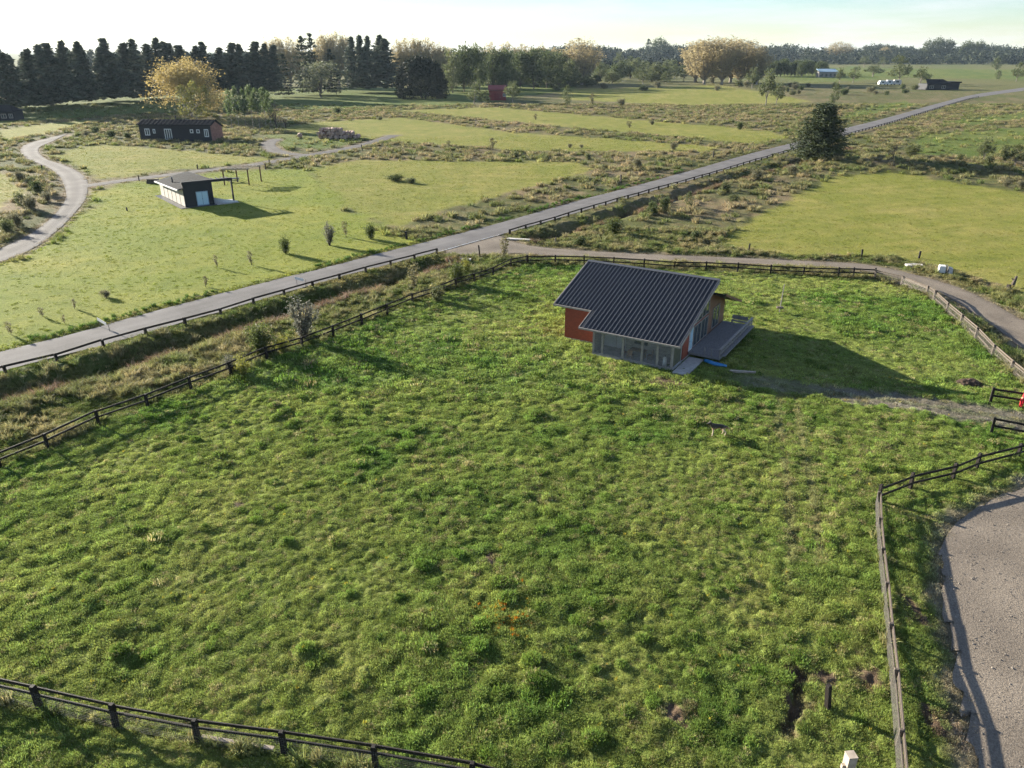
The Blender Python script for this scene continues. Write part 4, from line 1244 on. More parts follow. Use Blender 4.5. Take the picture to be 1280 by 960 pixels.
def stakes():
    def stake(px, py, top, label, mat='fence', w=0.16, tilt=(0, 0), name='stake', cat='post', group=None):
        x, y = at(px, py)
        o = put(name, POST[mat])
        h = max(0.5, height_of(px, py, top))
        o.location = (x, y, ground_z(x, y) - 0.1)
        o.scale = (w, w, h + 0.1)
        o.rotation_euler = (tilt[0], tilt[1], random.uniform(0, 1.5))
        tag(o, label, cat, group)
    L = [(508.5, 299, 289, 'black post in the rough beside the road, past the lawn shrubs', 0.26), (776, 229.5, 218.5, 'leaning dark post at the far road edge beyond the hay field', 0.28),
         (891.5, 199, 189.5, 'leaning dark post at the far road edge by a small bush', 0.3), (600, 320, 306, 'dark post at the junction of road and gravel lane', 0.2),
         (694, 305.5, 296, 'short dark post in the rough above the gravel lane', 0.2), (1077, 322, 312.5, 'dark stump post above the lane, straight up from the corner post', 0.22),
         (1148.5, 323, 314, 'dark leaning stump post above the pale stone slab', 0.22), (1259, 366, 357, 'charred stump standing upright right of the white tank', 0.35), 
         (1034.5, 886, 858, 'short dark stump post near the dirt hollow at the bottom right', 0.20), (159, 263.5, 259, 'small dark stake on the lawn left of the white hut', 0.2),
         (332, 212, 204.5, 'dark post beside the track right of the open frame shelter', 0.24), (453, 188, 180.5, 'dark post at the track near the log pile', 0.28),
         (337, 206, 199, 'second dark post further along the track by the loop', 0.24), (174, 226, 219, 'dark stake at the branch track left of the white hut', 0.22), (53, 213, 206, 'dark stake on the inside of the drive bend', 0.22),
         (247, 211, 205.5, 'dark stake at the branch track behind the white hut', 0.22), (935, 318, 305, 'dark grey post in the rough left of the large hay field', 0.2)]
    for (px, py, top, lab, w) in L:
        stake(px, py, top, lab, 'fence', w, (random.uniform(-.1, .1), random.uniform(-.12, .12)))
    x, y = at(1265, 359)
    o = MB().tube((0, 0, 0.15), (0.55, 0.5, 1.2), 0.24, 0.14, 8).tube((0.3, 0.25, 0.6), (0.0, 0.5, 1.0), 0.10, 0.05, 6).build('stump', M['bark'])
    o.location = (x, y, 0); tag(o, 'leaning broken stump right of the charred stump', 'stump')
    # tall thin standpipe in the paddock right of the cabin
    x, y = at(974, 391)
    p = thing('standpipe', 'thin pale grey standpipe in the paddock right of the cabin', 'pipe', (x, y, ground_z(x, y)))
    MB().tube((0, 0, -0.1), (0.12, 0, 3.1), 0.06, 0.05, 8).build('pole', M['trim'], p)
    MB().box(-0.35, 0.35, -0.2, 0.2, 0.45, 0.6).build('bracket', M['grey_wood'], p)
    # pale gate post on the bottom edge
    x, y = at(1064.5, 943, 1.45)
    g = thing('gate_post', 'thick pale timber post cut by the bottom edge', 'post', (x, y, 0), 0.1)
    MB().box(-0.17, 0.17, -0.17, 0.17, -0.1, 1.40).build('post', M['pale_wood'], g)
    MB().box(-0.18, 0.18, -0.18, 0.18, 1.402, 1.45).build('cap', M['pale_wood'], g)
    MB().box(-0.30, -0.175, -0.06, 0.06, 0.75, 0.95).build('latch', M['pale_wood'], g)
    # pale plank under the bottom left fence
    a, b = at(253, 925), at(343, 940)
    d = Vector((b[0] - a[0], b[1] - a[1], 0)); n = Vector((-d.y, d.x, 0)).normalized() * 0.08
    tag(MB().prism([(a[0] - n.x, a[1] - n.y), (b[0] - n.x, b[1] - n.y), (b[0] + n.x, b[1] + n.y), (a[0] + n.x, a[1] + n.y)], 0.18, 0.24).build('plank', M['pale_wood']), 'pale plank lying at the foot of the bottom left fence', 'plank')
    # two marker boards on stakes at the road edge
    for (pa, pb, lab, ta) in (((126, 409), (137, 414.5), 'small white marker board on two stakes at the lower left road edge', 398), ((371.5, 357), (382.5, 358.5), 'white ribbon strung between two stakes at the road edge', 347)):
        a, b = Vector((*at(*pa), 0)), Vector((*at(*pb), 0))
        s = thing('marker_sign', lab, 'sign', a)
        hh = height_of(pa[0], pa[1], ta)
        MB().tube((0, 0, -0.1), (0, 0, hh), 0.035, 0.03, 6).build('stake', M['bark_pale'], s)
        e = b - a
        MB().tube((e.x, e.y, -0.1), (e.x + .05, e.y, hh * 0.95), 0.035, 0.03, 6).build('stake', M['bark_pale'], s)
        n = Vector((-e.y, e.x, 0)).normalized() * 0.012
        lo = hh * (0.72 if ta == 398 else 0.78)
        q = [(-0.15 * e.x, -0.15 * e.y, lo), (e.x * 0.85, e.y * 0.85, lo - 0.1), (e.x * 0.85, e.y * 0.85, lo + 0.22), (-0.15 * e.x, -0.15 * e.y, lo + 0.34)]
        MB().extrude([(q_[0] - 3.5 * n.x, q_[1] - 3.5 * n.y, q_[2]) for q_ in q], (-2 * n.x, -2 * n.y, 0)).build('board', M['white'], s)
    # culvert headwalls
    for (px, py, w_, rz_, lab) in ((573, 325.5, 3.2, R(-8), 'pale concrete culvert headwall where the left ditch ends'), (648, 300.5, 3.4, R(-14), 'pale concrete culvert headwall where the far ditch begins')):
        x, y = at(px, py)
        c = thing('culvert_headwall', lab, 'culvert', (x, y, 0), rz_)
        MB().box(-w_ / 2, w_ / 2, -0.25, 0.25, -1.2, 0.12).build('wall', M['concrete'], c)
        MB().box(-w_ / 2 - 0.1, w_ / 2 + 0.1, -0.35, 0.35, 0.122, 0.26).build('coping', M['stone'], c)
    # white tank in its frame, pale slab
    x, y = at(1180, 343)
    k = thing('water_tank', 'white plastic water tank in a grey frame beside the hay field', 'tank', (x, y, 0.02), R(-20))
    tank = MB()
    tank.hexa([(-0.75, -0.5, 0.15), (0.0, -0.5, 0.15), (0.0, 0.5, 0.15), (-0.75, 0.5, 0.15)], [(-0.72, -0.47, 1.1), (-0.03, -0.47, 1.1), (-0.03, 0.47, 1.1), (-0.72, 0.47, 1.1)])
    tank.build('tank', M['white'], k)
    MB().hexa([(0.35, -0.45, 0.15), (0.85, -0.4, 0.15), (0.85, 0.5, 0.15), (0.35, 0.5, 0.15)], [(0.38, -0.4, 0.95), (0.82, -0.35, 0.85), (0.82, 0.45, 0.85), (0.38, 0.45, 0.95)]).build('tank', M['stone'], k)
    MB().box(-0.8, 0.9, -0.55, 0.55, 0.0, 0.13).build('pallet', M['grey_wood'], k)
    MB().tube((0.15, -0.4, 0.14), (0.15, -0.4, 1.15), 0.05).tube((0.15, 0.4, 0.14), (0.15, 0.4, 1.15), 0.05).tube((0.15, -0.4, 1.15), (0.15, 0.4, 1.15), 0.05).build('frame', M['grey_dark'], k)
    x, y = at(1142, 333)
    o = MB().prism([(-1.1, -0.5), (0.9, -0.6), (1.2, 0.2), (0.2, 0.6), (-1.0, 0.4)], 0.0, 0.28).build('stone_slab', M['stone'])
    o.location = (x, y, 0); tag(o, 'flat pale stone slab above the lane, left of the white tank', 'slab')
    x, y = at(1211, 480)
    bm = bmesh.new(); bmesh.ops.create_icosphere(bm, subdivisions=3, radius=1.0)
    for v in bm.verts:
        f = 1 + 0.35 * (random.random() - 0.5)
        v.co = Vector((v.co.x * 0.95 * f, v.co.y * 0.75 * f, max(-0.1, v.co.z * 0.42 * f)))
    me = bpy.data.meshes.new('soil_heap'); bm.to_mesh(me); bm.free(); me.materials.append(M['soil'])
    o = put('soil_heap', me); o.location = (x, y, 0); tag(o, 'small heap of dark soil near the netting fence', 'soil heap')
stakes()

# ------------------------------------------------------------------ other buildings
def frame_from(a, b):
    """origin at a, x axis towards b"""
    return math.atan2(b[1] - a[1], b[0] - a[0]), math.hypot(b[0] - a[0], b[1] - a[1])

def glazing(parent, x0, x1, z0, z1, y, mat='white', fw=0.08, bars=1, glass='glass', name='window'):
    """a window on a wall facing -y of its building"""
    f = MB()
    f.box(x0, x1, y - 0.06, y + 0.03, z0, z0 + fw).box(x0, x1, y - 0.06, y + 0.03, z1 - fw, z1)
    for k in range(bars + 1):
        xx = x0 + (x1 - x0 - fw) * k / bars
        f.box(xx, xx + fw, y - 0.058, y + 0.028, z0 + fw + .001, z1 - fw - .001)
    fr = f.build(name, M[mat], parent)
    for k in range(bars):
        xa, xb = x0 + (x1 - x0 - fw) * k / bars + fw, x0 + (x1 - x0 - fw) * (k + 1) / bars
        MB().box(xa, xb, y - 0.02, y - 0.005, z0 + fw, z1 - fw).build('pane', M[glass], fr)

def hut():
    FL = at(232.6, 259.5)
    rz_, W_, D = R(38), 5.0, 15.4
    t = thing('hut', 'small dark fronted hut with white side wall and black pergola beam on the lawn', 'hut', (FL[0], FL[1], 0), rz_)
    zl = lambda y: 3.25 - 0.45 * y / D                  # low eave on the left, high edge on the right
    zr = lambda y: 4.25 - 0.35 * y / D
    w = MB()
    w.hexa([(0, 0, 0.1), (W_, 0, 0.1), (W_, D, 0.1), (0, D, 0.1)], [(0, 0, zl(0) - .1), (W_, 0, zr(0) - .1), (W_, D, zr(D) - .1), (0, D, zl(D) - .1)])
    w.build('wall', M['black'], t)
    bw = D / 6
    for k in range(6):
        y0, y1 = 0.03 + k * bw, (k + 1) * bw - 0.10
        MB().extrude([(-0.06, y0, 0.15), (-0.06, y1, 0.15), (-0.06, y1, zl(y1) - 0.12), (-0.06, y0, zl(y0) - 0.12)], (0.057, 0, 0)).build('side_panel', M['cream_board'], t)
    for k in range(1, 6):
        y0 = k * bw - 0.09
        MB().box(-0.10, -0.003, y0, y0 + 0.11, 0.12, zl(y0) - 0.13).build('side_post', M['trim'], t)
    MB().box(-1.1, W_ + 0.3, -1.0, D + 0.6, -0.2, 0.09).build('plinth', M['grey_dark'], t)
    q = lambda dz: [(-0.95, 0.012, 3.10 + dz), (W_ + 0.45, 0.012, 4.30 + dz), (W_ + 0.6, D + 0.2, 3.98 + dz), (-0.75, D + 0.2, 2.72 + dz)]
    ro = MB().hexa(q(0), q(0.16)).build('roof', M['black_roof'], t)
    for k in range(9):
        f = (k + 0.5) / 9
        a, b = q(0.162), q(0.205)
        lerp = lambda P, Q, f_: tuple(P[n] + (Q[n] - P[n]) * f_ for n in range(3))
        MB().hexa([lerp(a[0], a[1], f - .006), lerp(a[0], a[1], f + .006), lerp(a[3], a[2], f + .006), lerp(a[3], a[2], f - .006)],
                  [lerp(b[0], b[1], f - .004), lerp(b[0], b[1], f + .004), lerp(b[3], b[2], f + .004), lerp(b[3], b[2], f - .004)]).build('roof_rib', M['black_roof'], ro)
    MB().hexa([(-1.08, 0.0, 3.02), (-0.955, 0.0, 3.06), (-0.755, D + 0.2, 2.68), (-0.88, D + 0.2, 2.64)], [(-1.08, 0.0, 3.22), (-0.955, 0.0, 3.26), (-0.755, D + 0.2, 2.88), (-0.88, D + 0.2, 2.84)]).build('gutter', M['white'], ro)
    MB().tube((0.6, D * 0.55, 3.2), (0.6, D * .55, 4.3), 0.14, 0.14, 10).build('chimney', M['grey_dark'], ro)
    MB().box(-0.1, W_ + 0.05, -0.22, -0.003, 0.1, 4.05).build('front_wall', M['black'], t)
    bx = 8.75
    MB().box(-0.25, bx, -0.45, -0.02, 4.053, 4.5).build('fascia', M['black'], t)
    MB().box(bx - 0.28, bx - 0.02, -0.36, -0.10, 0.0, 4.05).build('pergola_post', M['black'], t)
    for k in range(4):
        x0 = W_ + 0.9 + k * 0.85
        MB().box(x0, x0 + 0.10, -0.018, 2.9, 4.2, 4.38).build('pergola_slat', M['black'], t)
    d = MB().box(2.0, 4.1, -0.30, -0.223, 0.12, 2.6).build('door', M['pale_blue'], t)
    for x0 in (2.12, 3.1):
        MB().box(x0, x0 + 0.86, -0.315, -0.302, 0.3, 2.45).build('pane', M['door_glass'], d)
    MB().box(3.0, 3.06, -0.35, -0.302, 1.2, 1.4).build('handle', M['grey_dark'], d)
    # white curved patio wall to the right
    P = []
    for k in range(9):
        a = k / 8
        P.append((W_ + 0.35 + 3.9 * a, 1.6 - 2.0 * a + 1.2 * math.sin(math.pi * a) * -0.6))
    mb = MB()
    for k in range(8):
        (x0, y0), (x1, y1) = P[k], P[k + 1]
        h0, h1 = 1.0 - 0.75 * k / 8, 1.0 - 0.75 * (k + 1) / 8
        mb.hexa([(x0, y0, 0), (x1, y1, 0), (x1, y1 + 0.2, 0), (x0, y0 + 0.2, 0)], [(x0, y0, h0), (x1, y1, h1), (x1, y1 + 0.2, h1), (x0, y0 + 0.2, h0)])
    mb.build('patio_wall', M['white'], t)
    MB().box(W_ + 0.32, W_ + 4.3, -0.9, 3.0, -0.2, 0.10).build('patio', M['concrete'], t)
    # open frame shelter behind it with a bench and fire pit
    a, b = at(281, 231.5), at(303.5, 231)
    rz2, w2 = frame_from(a, b)
    g = thing('frame_shelter', 'open timber frame shelter with thin flat roof beside the hut', 'shelter', (a[0], a[1], 0), 0.0)
    w2, d2, hh = 5.0, 4.5, 3.1
    for (x, y) in ((0, 0), (w2, 0.4), (1.2, d2), (w2 + 1.2, d2 + 0.4)):
        MB().box(x - 0.11, x + 0.11, y - 0.11, y + 0.11, -0.1, hh).build('post', M['brown_wood'], g)
    for (p, q) in (((0, 0), (w2, 0.4)), ((1.2, d2), (w2 + 1.2, d2 + 0.4))):
        MB().hexa([(p[0] - 0.3, p[1] - 0.12, hh + 0.002), (q[0] + 0.3, q[1] - 0.12, hh + 0.002), (q[0] + 0.3, q[1] + 0.12, hh + 0.002), (p[0] - 0.3, p[1] + 0.12, hh + 0.002)],
                  [(p[0] - 0.3, p[1] - 0.12, hh + 0.22), (q[0] + 0.3, q[1] - 0.12, hh + 0.22), (q[0] + 0.3, q[1] + 0.12, hh + 0.22), (p[0] - 0.3, p[1] + 0.12, hh + 0.22)]).build('beam', M['pale_wood'], g)
    for k in range(7):
        f = k / 6
        x0 = 0.1 + f * (w2 - 0.2)
        MB().hexa([(x0 - .07, -0.3, hh + 0.223), (x0 + .07, -0.3, hh + 0.223), (x0 + 1.27, d2 + 0.6, hh + 0.223), (x0 + 1.13, d2 + 0.6, hh + 0.223)],
                  [(x0 - .07, -0.3, hh + 0.34), (x0 + .07, -0.3, hh + 0.34), (x0 + 1.27, d2 + 0.6, hh + 0.34), (x0 + 1.13, d2 + 0.6, hh + 0.34)]).build('rafter', M['pale_wood'], g)
    x, y = at(292, 227.5)
    q = thing('picnic_bench', 'dark picnic bench under the open frame shelter', 'bench', (x, y, 0), 0.2)
    MB().box(-1.2, 1.2, -0.5, 0.5, 0.75, 0.85).build('tabletop', M['grey_dark'], q)
    for sy in (-1.0, 1.0):
        MB().box(-1.2, 1.2, sy - 0.2, sy + 0.2, 0.42, 0.5).build('seat', M['grey_dark'], q)
    for sx in (-0.9, 0.9):
        MB().box(sx - 0.06, sx + 0.06, -1.05, 1.05, 0.30, 0.415).box(sx - .06, sx + .06, -.06, .06, 0, .3).box(sx - .06, sx + .06, -.06, .06, .416, .748).build('leg', M['grey_dark'], q)
    x, y = at(192, 229)
    q = thing('log_bench', 'low dark timber stack at the left of the hut', 'timber', (x, y, 0), 0.1)
    MB().box(-1.3, 1.3, -0.5, 0.5, 0.0, 0.5).box(-1.2, 1.1, -0.4, 0.4, 0.502, 0.9).build('stack', M['bark'], q)
hut()

def longhouse():
    A, B, E_ = at(176.5, 175.8), at(265.5, 176.8), at(283, 174.2)
    rz_, W_ = frame_from(A, B)
    dx, dy = E_[0] - B[0], E_[1] - B[1]
    D = 7.5
    t = thing('longhouse', 'long low black clad house with white windows and a red brown end wall', 'house', (A[0], A[1], 0), rz_)
    h = 5.0
    zr = 6.3
    MB().box(0, W_, 0, D, -0.1, h - 0.4).build('wall', M['black'], t)
    MB().extrude([(W_ + 0.003, 0, 0), (W_ + 0.003, D, 0), (W_ + 0.003, D, h - 1.3), (W_ + 0.003, D * 0.42, zr - 0.7), (W_ + 0.003, 0, h - 0.45)], (0.15, 0, 0)).build('end_wall', simple('brown_end_wall', (0.26, 0.13, 0.10), 0.75, 0.25, 2), t)
    r = MB()
    prof = [(-0.5, h - 0.35), (D * 0.42, zr - 0.35), (D + 0.4, h - 1.3)]
    lo = [(y, z - 0.0) for y, z in prof]
    r.extrude([(-0.4, y, z) for y, z in lo] + [(-0.4, y, z + 0.22) for y, z in lo[::-1]], (W_ + 1.0, 0, 0))
    ro = r.build('roof', M['black_roof'], t)
    sl = (zr - h) / (D * 0.42 + 0.5)
    ribm = MB().hexa([(-0.06, -0.5, h - 0.13), (0.06, -0.5, h - 0.13), (0.06, D * 0.42, zr - 0.13), (-0.06, D * 0.42, zr - 0.13)], [(-0.04, -0.5, h - 0.05), (0.04, -0.5, h - 0.05), (0.04, D * 0.42, zr - 0.05), (-0.04, D * 0.42, zr - 0.05)]).mesh('roof_rib', M['black_roof'])
    for k in range(18):
        o = put('roof_rib', ribm, ro); o.location = (0.3 + k * (W_ - 0.4) / 17, 0, 0)
    for (xa, xb, z0, z1, bars) in ((0.075, 0.145, 1.6, 3.6, 2), (0.19, 0.225, 2.2, 3.5, 1), (0.35, 0.45, 0.3, 3.6, 3), (0.71, 0.755, 2.4, 3.5, 1), (0.80, 0.845, 2.4, 3.5, 1), (0.905, 0.965, 1.3, 3.6, 2)):
        glazing(t, xa * W_, xb * W_, z0, z1, -0.02, 'white', 0.22, bars)
    MB().tube((W_ * 0.45, D * 0.5, zr - 0.6), (W_ * 0.45, D * 0.5, zr + 0.9), 0.2, 0.2, 8).build('chimney', M['grey_dark'], ro)
longhouse()

def small_buildings():
    # dark house cut by the left edge
    x, y = at(-4, 151)
    t = thing('dark_house', 'dark hipped house under the pines cut by the left edge', 'house', (x, y, 0), R(8))
    MB().box(-7, 7, 0, 8, -0.1, 3.4).build('wall', M['black'], t)
    r = MB()
    r.v += [(-7.7, -0.8, 3.4), (7.7, -0.8, 3.4), (7.7, 8.8, 3.4), (-7.7, 8.8, 3.4), (-4, 4, 5.8), (4, 4, 5.8)]
    r.f += [(0, 3, 2, 1), (0, 1, 5, 4), (1, 2, 5), (2, 3, 4, 5), (3, 0, 4)]
    r.build('roof', M['black_roof'], t)
    glazing(t, 2.0, 4.0, 0.9, 2.6, -0.02, 'trim', 0.2, 2)
    glazing(t, 4.9, 6.4, 0.9, 2.6, -0.02, 'trim', 0.2, 2)
    # red shed among the far trees
    x, y = at(622, 125.5)
    t = thing('red_shed', 'red steel shed with low gable roof between small trees', 'shed', (x, y, 0), R(3))
    w_, d_ = metres(622, 125.5, 21), 9
    MB().box(-w_ / 2, w_ / 2, 0, d_, -0.1, 5.0).build('wall', M['barn_red'], t)
    r = MB()
    r.extrude([(-w_ / 2 - 0.4, -0.5, 5.35), (-w_ / 2 - 0.4, d_ / 2, 7.6), (-w_ / 2 - 0.4, d_ + 0.5, 5.35), (-w_ / 2 - 0.4, d_ + .5, 5.6), (-w_ / 2 - 0.4, d_ / 2, 7.85), (-w_ / 2 - 0.4, -0.5, 5.6)], (w_ + 0.8, 0, 0))
    r.build('roof', simple('red_roof_steel', (0.24, 0.055, 0.05), 0.7, 0.15, 2), t)
    d = MB().box(-1.8, 1.8, -0.08, -0.005, 0, 3.6).build('door', simple('dark_red_door', (0.16, 0.015, 0.02), 0.6, 0.2, 2), t)
    MB().box(1.3, 1.5, -0.16, -0.082, 1.5, 1.9).build('handle', M['trim'], d)
    glazing(t, 3.0, 4.6, 2.0, 3.6, -0.03, 'white', 0.15, 2)
    # pale blue roofed building far off
    x, y = at(1035, 96.5)
    t = thing('pale_shed', 'long pale shed with light blue roof by dark far trees', 'shed', (x, y, 0), R(-3))
    w_ = metres(1035, 96.5, 22)
    MB().box(-w_ / 2, w_ / 2, 0, 10, -0.1, 5.2).build('wall', M['trim'], t)
    MB().hexa([(-w_ / 2 - .6, -0.8, 4.9), (w_ / 2 + .6, -0.8, 4.9), (w_ / 2 + .6, 11, 7.4), (-w_ / 2 - .6, 11, 7.4)], [(-w_ / 2 - .6, -0.8, 5.3), (w_ / 2 + .6, -0.8, 5.3), (w_ / 2 + .6, 11, 7.8), (-w_ / 2 - .6, 11, 7.8)]).build('roof', M['pale_blue'], t)
    for k in range(4):
        x0 = -w_ / 2 + w_ * (0.08 + 0.24 * k)
        glazing(t, x0, x0 + w_ * 0.14, 0.3, 3.6, -0.04, 'trim', 0.25, 1)
    # dark house beside the road, far right: two roofs
    x, y = at(1172, 112.5)
    t = thing('dark_farmhouse', 'low dark farmhouse with two roof sections near the far road', 'house', (x, y, 0), R(6))
    w_ = metres(1172, 112.5, 30)
    MB().box(-w_ / 2, w_ / 2, 0, 11, -0.1, 4.0).build('wall', M['black'], t)
    MB().hexa([(-w_ / 2 - .8, -1, 3.8), (w_ / 2 + .8, -1, 3.8), (w_ / 2 - 2, 6, 6.6), (-w_ / 2 + 2, 6, 6.6)], [(-w_ / 2 - .8, -1, 4.05), (w_ / 2 + .8, -1, 4.05), (w_ / 2 - 2, 6, 6.9), (-w_ / 2 + 2, 6, 6.9)]).build('roof', M['black_roof'], t)
    MB().box(w_ / 2 + 0.05, w_ / 2 + w_ * 0.55, 3, 12, -0.1, 4.4).build('wing', M['black'], t)
    MB().box(w_ / 2 + 0.85, w_ / 2 + w_ * 0.6, 2.3, 12.7, 4.405, 5.3).build('wing_roof', M['black_roof'], t)
    glazing(t, -w_ / 2 + 2, -w_ / 2 + 5, 0.8, 2.9, -0.03, 'trim', 0.2, 2)
    glazing(t, w_ / 2 - 6, w_ / 2 - 3, 0.8, 2.9, -0.03, 'trim', 0.2, 2)
    # white vehicle and two trailers between
    def trailer(px, py, npx, h, label, mat, wheels=2):
        x, y = at(px, py)
        w = metres(px, py, npx)
        c = thing('caravan', label, 'caravan', (x, y, 0), R(random.uniform(-6, 6)), 'white caravans parked by the far dark tree')
        b = MB()
        b.extrude([(-w / 2, 0, 0.6), (w / 2, 0, 0.6), (w / 2, 0, h * 0.82), (w / 2 - w * 0.1, 0, h), (-w / 2 + w * 0.16, 0, h), (-w / 2, 0, h * 0.6)], (0, 2.6, 0))
        body = b.build('body', M[mat], c)
        MB().box(-w * 0.15, w * 0.2, -0.03, -0.003, h * 0.5, h * 0.78).build('window', M['glass'], c)
        for k in range(wheels):
            xx = -w * 0.3 + k * w * 0.6 / max(1, wheels - 1)
            MB().tube((xx, -0.05, 0.5), (xx, 0.25, 0.5), 0.5, 0.5, 10).build('wheel', M['grey_dark'], c)
    trailer(1103, 106.5, 9, 3.4, 'white van at the left end of the far parked caravans', 'white')
    trailer(1111.5, 106.5, 8, 3.8, 'tall white caravan between the van and the grey trailer', 'white')
    trailer(1121, 106.5, 10, 4.0, 'grey and white trailer at the right end of the far caravans', 'stone')
    # small white notice by the round dark cypress
    x, y = at(535, 122.5)
    t = thing('notice_sign', 'small white upright notice in front of the round dark cypress', 'sign', (x, y, 0))
    MB().box(-0.9, 0.9, -0.12, 0.12, 1.2, 4.6).build('board', M['white'], t)
    MB().box(-0.15, 0.15, 0.125, 0.3, -0.1, 4.0).build('post', M['grey_wood'], t)
small_buildings()

def log_pile():
    rr = random.Random(5)
    m1 = MB().tube((0, 0, -1.1), (0, 0, 1.1), 0.62, 0.56, 10).mesh('log', M['log'])
    a, b = at(398, 173.5), at(452, 172.5)
    k = 0
    NTH = ['first', 'second', 'third', 'fourth', 'fifth', 'sixth', 'seventh', 'eighth', 'ninth', 'tenth', 'eleventh', 'twelfth', 'thirteenth']
    for row, (n, z) in enumerate(((13, 0.60), (11, 1.66), (7, 2.7))):
        for j in range(n):
            f = (j + 0.5 + row * 0.5) / 13.5
            o = put('log', m1)
            o.location = (a[0] + (b[0] - a[0]) * f + rr.uniform(-.15, .15), a[1] + (b[1] - a[1]) * f + rr.uniform(-1.2, 1.2), z)
            o.rotation_euler = (math.pi / 2 + rr.uniform(-.06, .06), rr.uniform(0, 3), rr.uniform(-0.35, 0.35))
            s = rr.uniform(0.85, 1.12)
            o.scale = (s, s, rr.uniform(0.9, 1.6))
            tag(o, ('%s log from the left in the %s row of the log pile' % (NTH[j], ('bottom', 'middle', 'top')[row])), 'log', 'logs in the pile beside the loop track')
    x, y = at(375, 172.5)
    o = put('log', m1); o.location = (x, y, 0.75); o.scale = (1.3, 1.3, 1.0); o.rotation_euler = (math.pi / 2, 0, 0.2)
    tag(o, 'single pale log lying apart at the left end of the log pile', 'log', 'logs in the pile beside the loop track')
log_pile()
def stone_meshes(k=3):
    out = []
    for i in range(k):
        g = np.random.default_rng(900 + i)
        bm = bmesh.new(); bmesh.ops.create_icosphere(bm, subdivisions=1, radius=0.05)
        for v in bm.verts:
            v.co = Vector((v.co.x * 1.25, v.co.y, v.co.z * 0.6)) * float(g.uniform(0.75, 1.25))
        me = bpy.data.meshes.new('stone'); bm.to_mesh(me); bm.free()
        a = me.attributes.new('tint', 'FLOAT_COLOR', 'POINT')
        a.data.foreach_set('color', np.ones(len(me.vertices) * 4, np.float32))
        me.materials.append(M['pebble'])
        out.append(bpy.data.objects.new('stone', me))
    return out
M['pebble'] = leafy('pebble', 'INSTANCER', 'tone', (1, 1, 1), trans=0.0, rough=0.9)
def loose_stones():
    vs = stone_meshes()
    x = RNG.uniform(14, 34, 26000); y = RNG.uniform(16, 42, 26000)
    sd = sd_poly(x, y, YARD)
    k = (sd > -0.7) & (RNG.uniform(0, 1, len(x)) < np.where(sd < 0, 0.3, 0.05 + 0.45 * fbm(x, y, 1.5, 3, 601)))
    tx, ty = sample_view(40, 130, 24000)
    st = sd_poly(tx, ty, ACC_POLY); dt, ss = d_line(tx, ty, TRACK)
    k2 = ((st > -0.6) & (RNG.uniform(0, 1, len(tx)) < 0.8)) | ((dt < 0.6 + 1.1 * ss) & (ss > 0.08))
    x, y = np.concatenate([x[k], tx[k2]]), np.concatenate([y[k], ty[k2]])
    z = np.where(np.maximum(sd_poly(x, y, YARD), sd_poly(x, y, ACC_POLY)) > 0, 0.035, terrain(x, y)[0] + 0.01)
    tone = np.array((0.225, 0.198, 0.170)) * RNG.uniform(0.45, 1.15, (len(x), 1))
    scatter('loose_stones', np.stack([x, y, z], -1), RNG.gamma(3, 0.11, len(x)) * np.where(y > 45, 1.5, 1.0), tone, vs, 'loose grey stones scattered over the gravel yard, lane and track', 'stones')
loose_stones()
#__NEXT2__
# ------------------------------------------------------------------ trees and shrubs
def leaves(cent, spread, per, size, rng, tint_lo, tint_hi, flat=0.0, out=None):
    """small leaf-sprig quads scattered round clump centres; tint differs by clump and by leaf"""
    K = len(cent)
    n = K * per
    c = np.repeat(cent, per, 0)
    sp = np.repeat(spread, per, 0)
    if sp.ndim == 1: sp = sp[:, None] * np.ones(3)
    p = c + rng.normal(0, 1, (n, 3)) * sp * 0.55
    a = rng.normal(0, 1, (n, 3)); a[:, 2] *= (1 - flat)
    a /= np.linalg.norm(a, axis=1, keepdims=True)
    b = np.cross(a, rng.normal(0, 1, (n, 3)))
    b /= np.linalg.norm(b, axis=1, keepdims=True) + 1e-9
    s = size * rng.uniform(0.6, 1.4, (n, 1))
    V = np.stack([p - a * s, p - b * s * 0.45 + a * s * 0.1, p + a * s, p + b * s * 0.45 + a * s * 0.1], 1).reshape(-1, 3)
    F = np.arange(n * 4).reshape(n, 4)
    t = np.repeat(rng.uniform(0, 1, (K, 1)), per, 0) * 0.7 + rng.uniform(0, 1, (n, 1)) * 0.3
    col = np.array(tint_lo) * (1 - t) + np.array(tint_hi) * t
    return V, F, np.repeat(col, 4, 0)

def limb(mb, pts, r0, r1, n=5):
    for i in range(len(pts) - 1):
        f0, f1 = i / (len(pts) - 1), (i + 1) / (len(pts) - 1)
        mb.tube(pts[i], pts[i + 1], r0 + (r1 - r0) * f0, r0 + (r1 - r0) * f1, n)

M['leaf'] = leafy('foliage', 'GEOMETRY', 'tint', (1, 1, 1), trans=0.42, rough=0.6)
M['needle'] = leafy('needles', 'GEOMETRY', 'tint', (1, 1, 1), trans=0.2, rough=0.7)

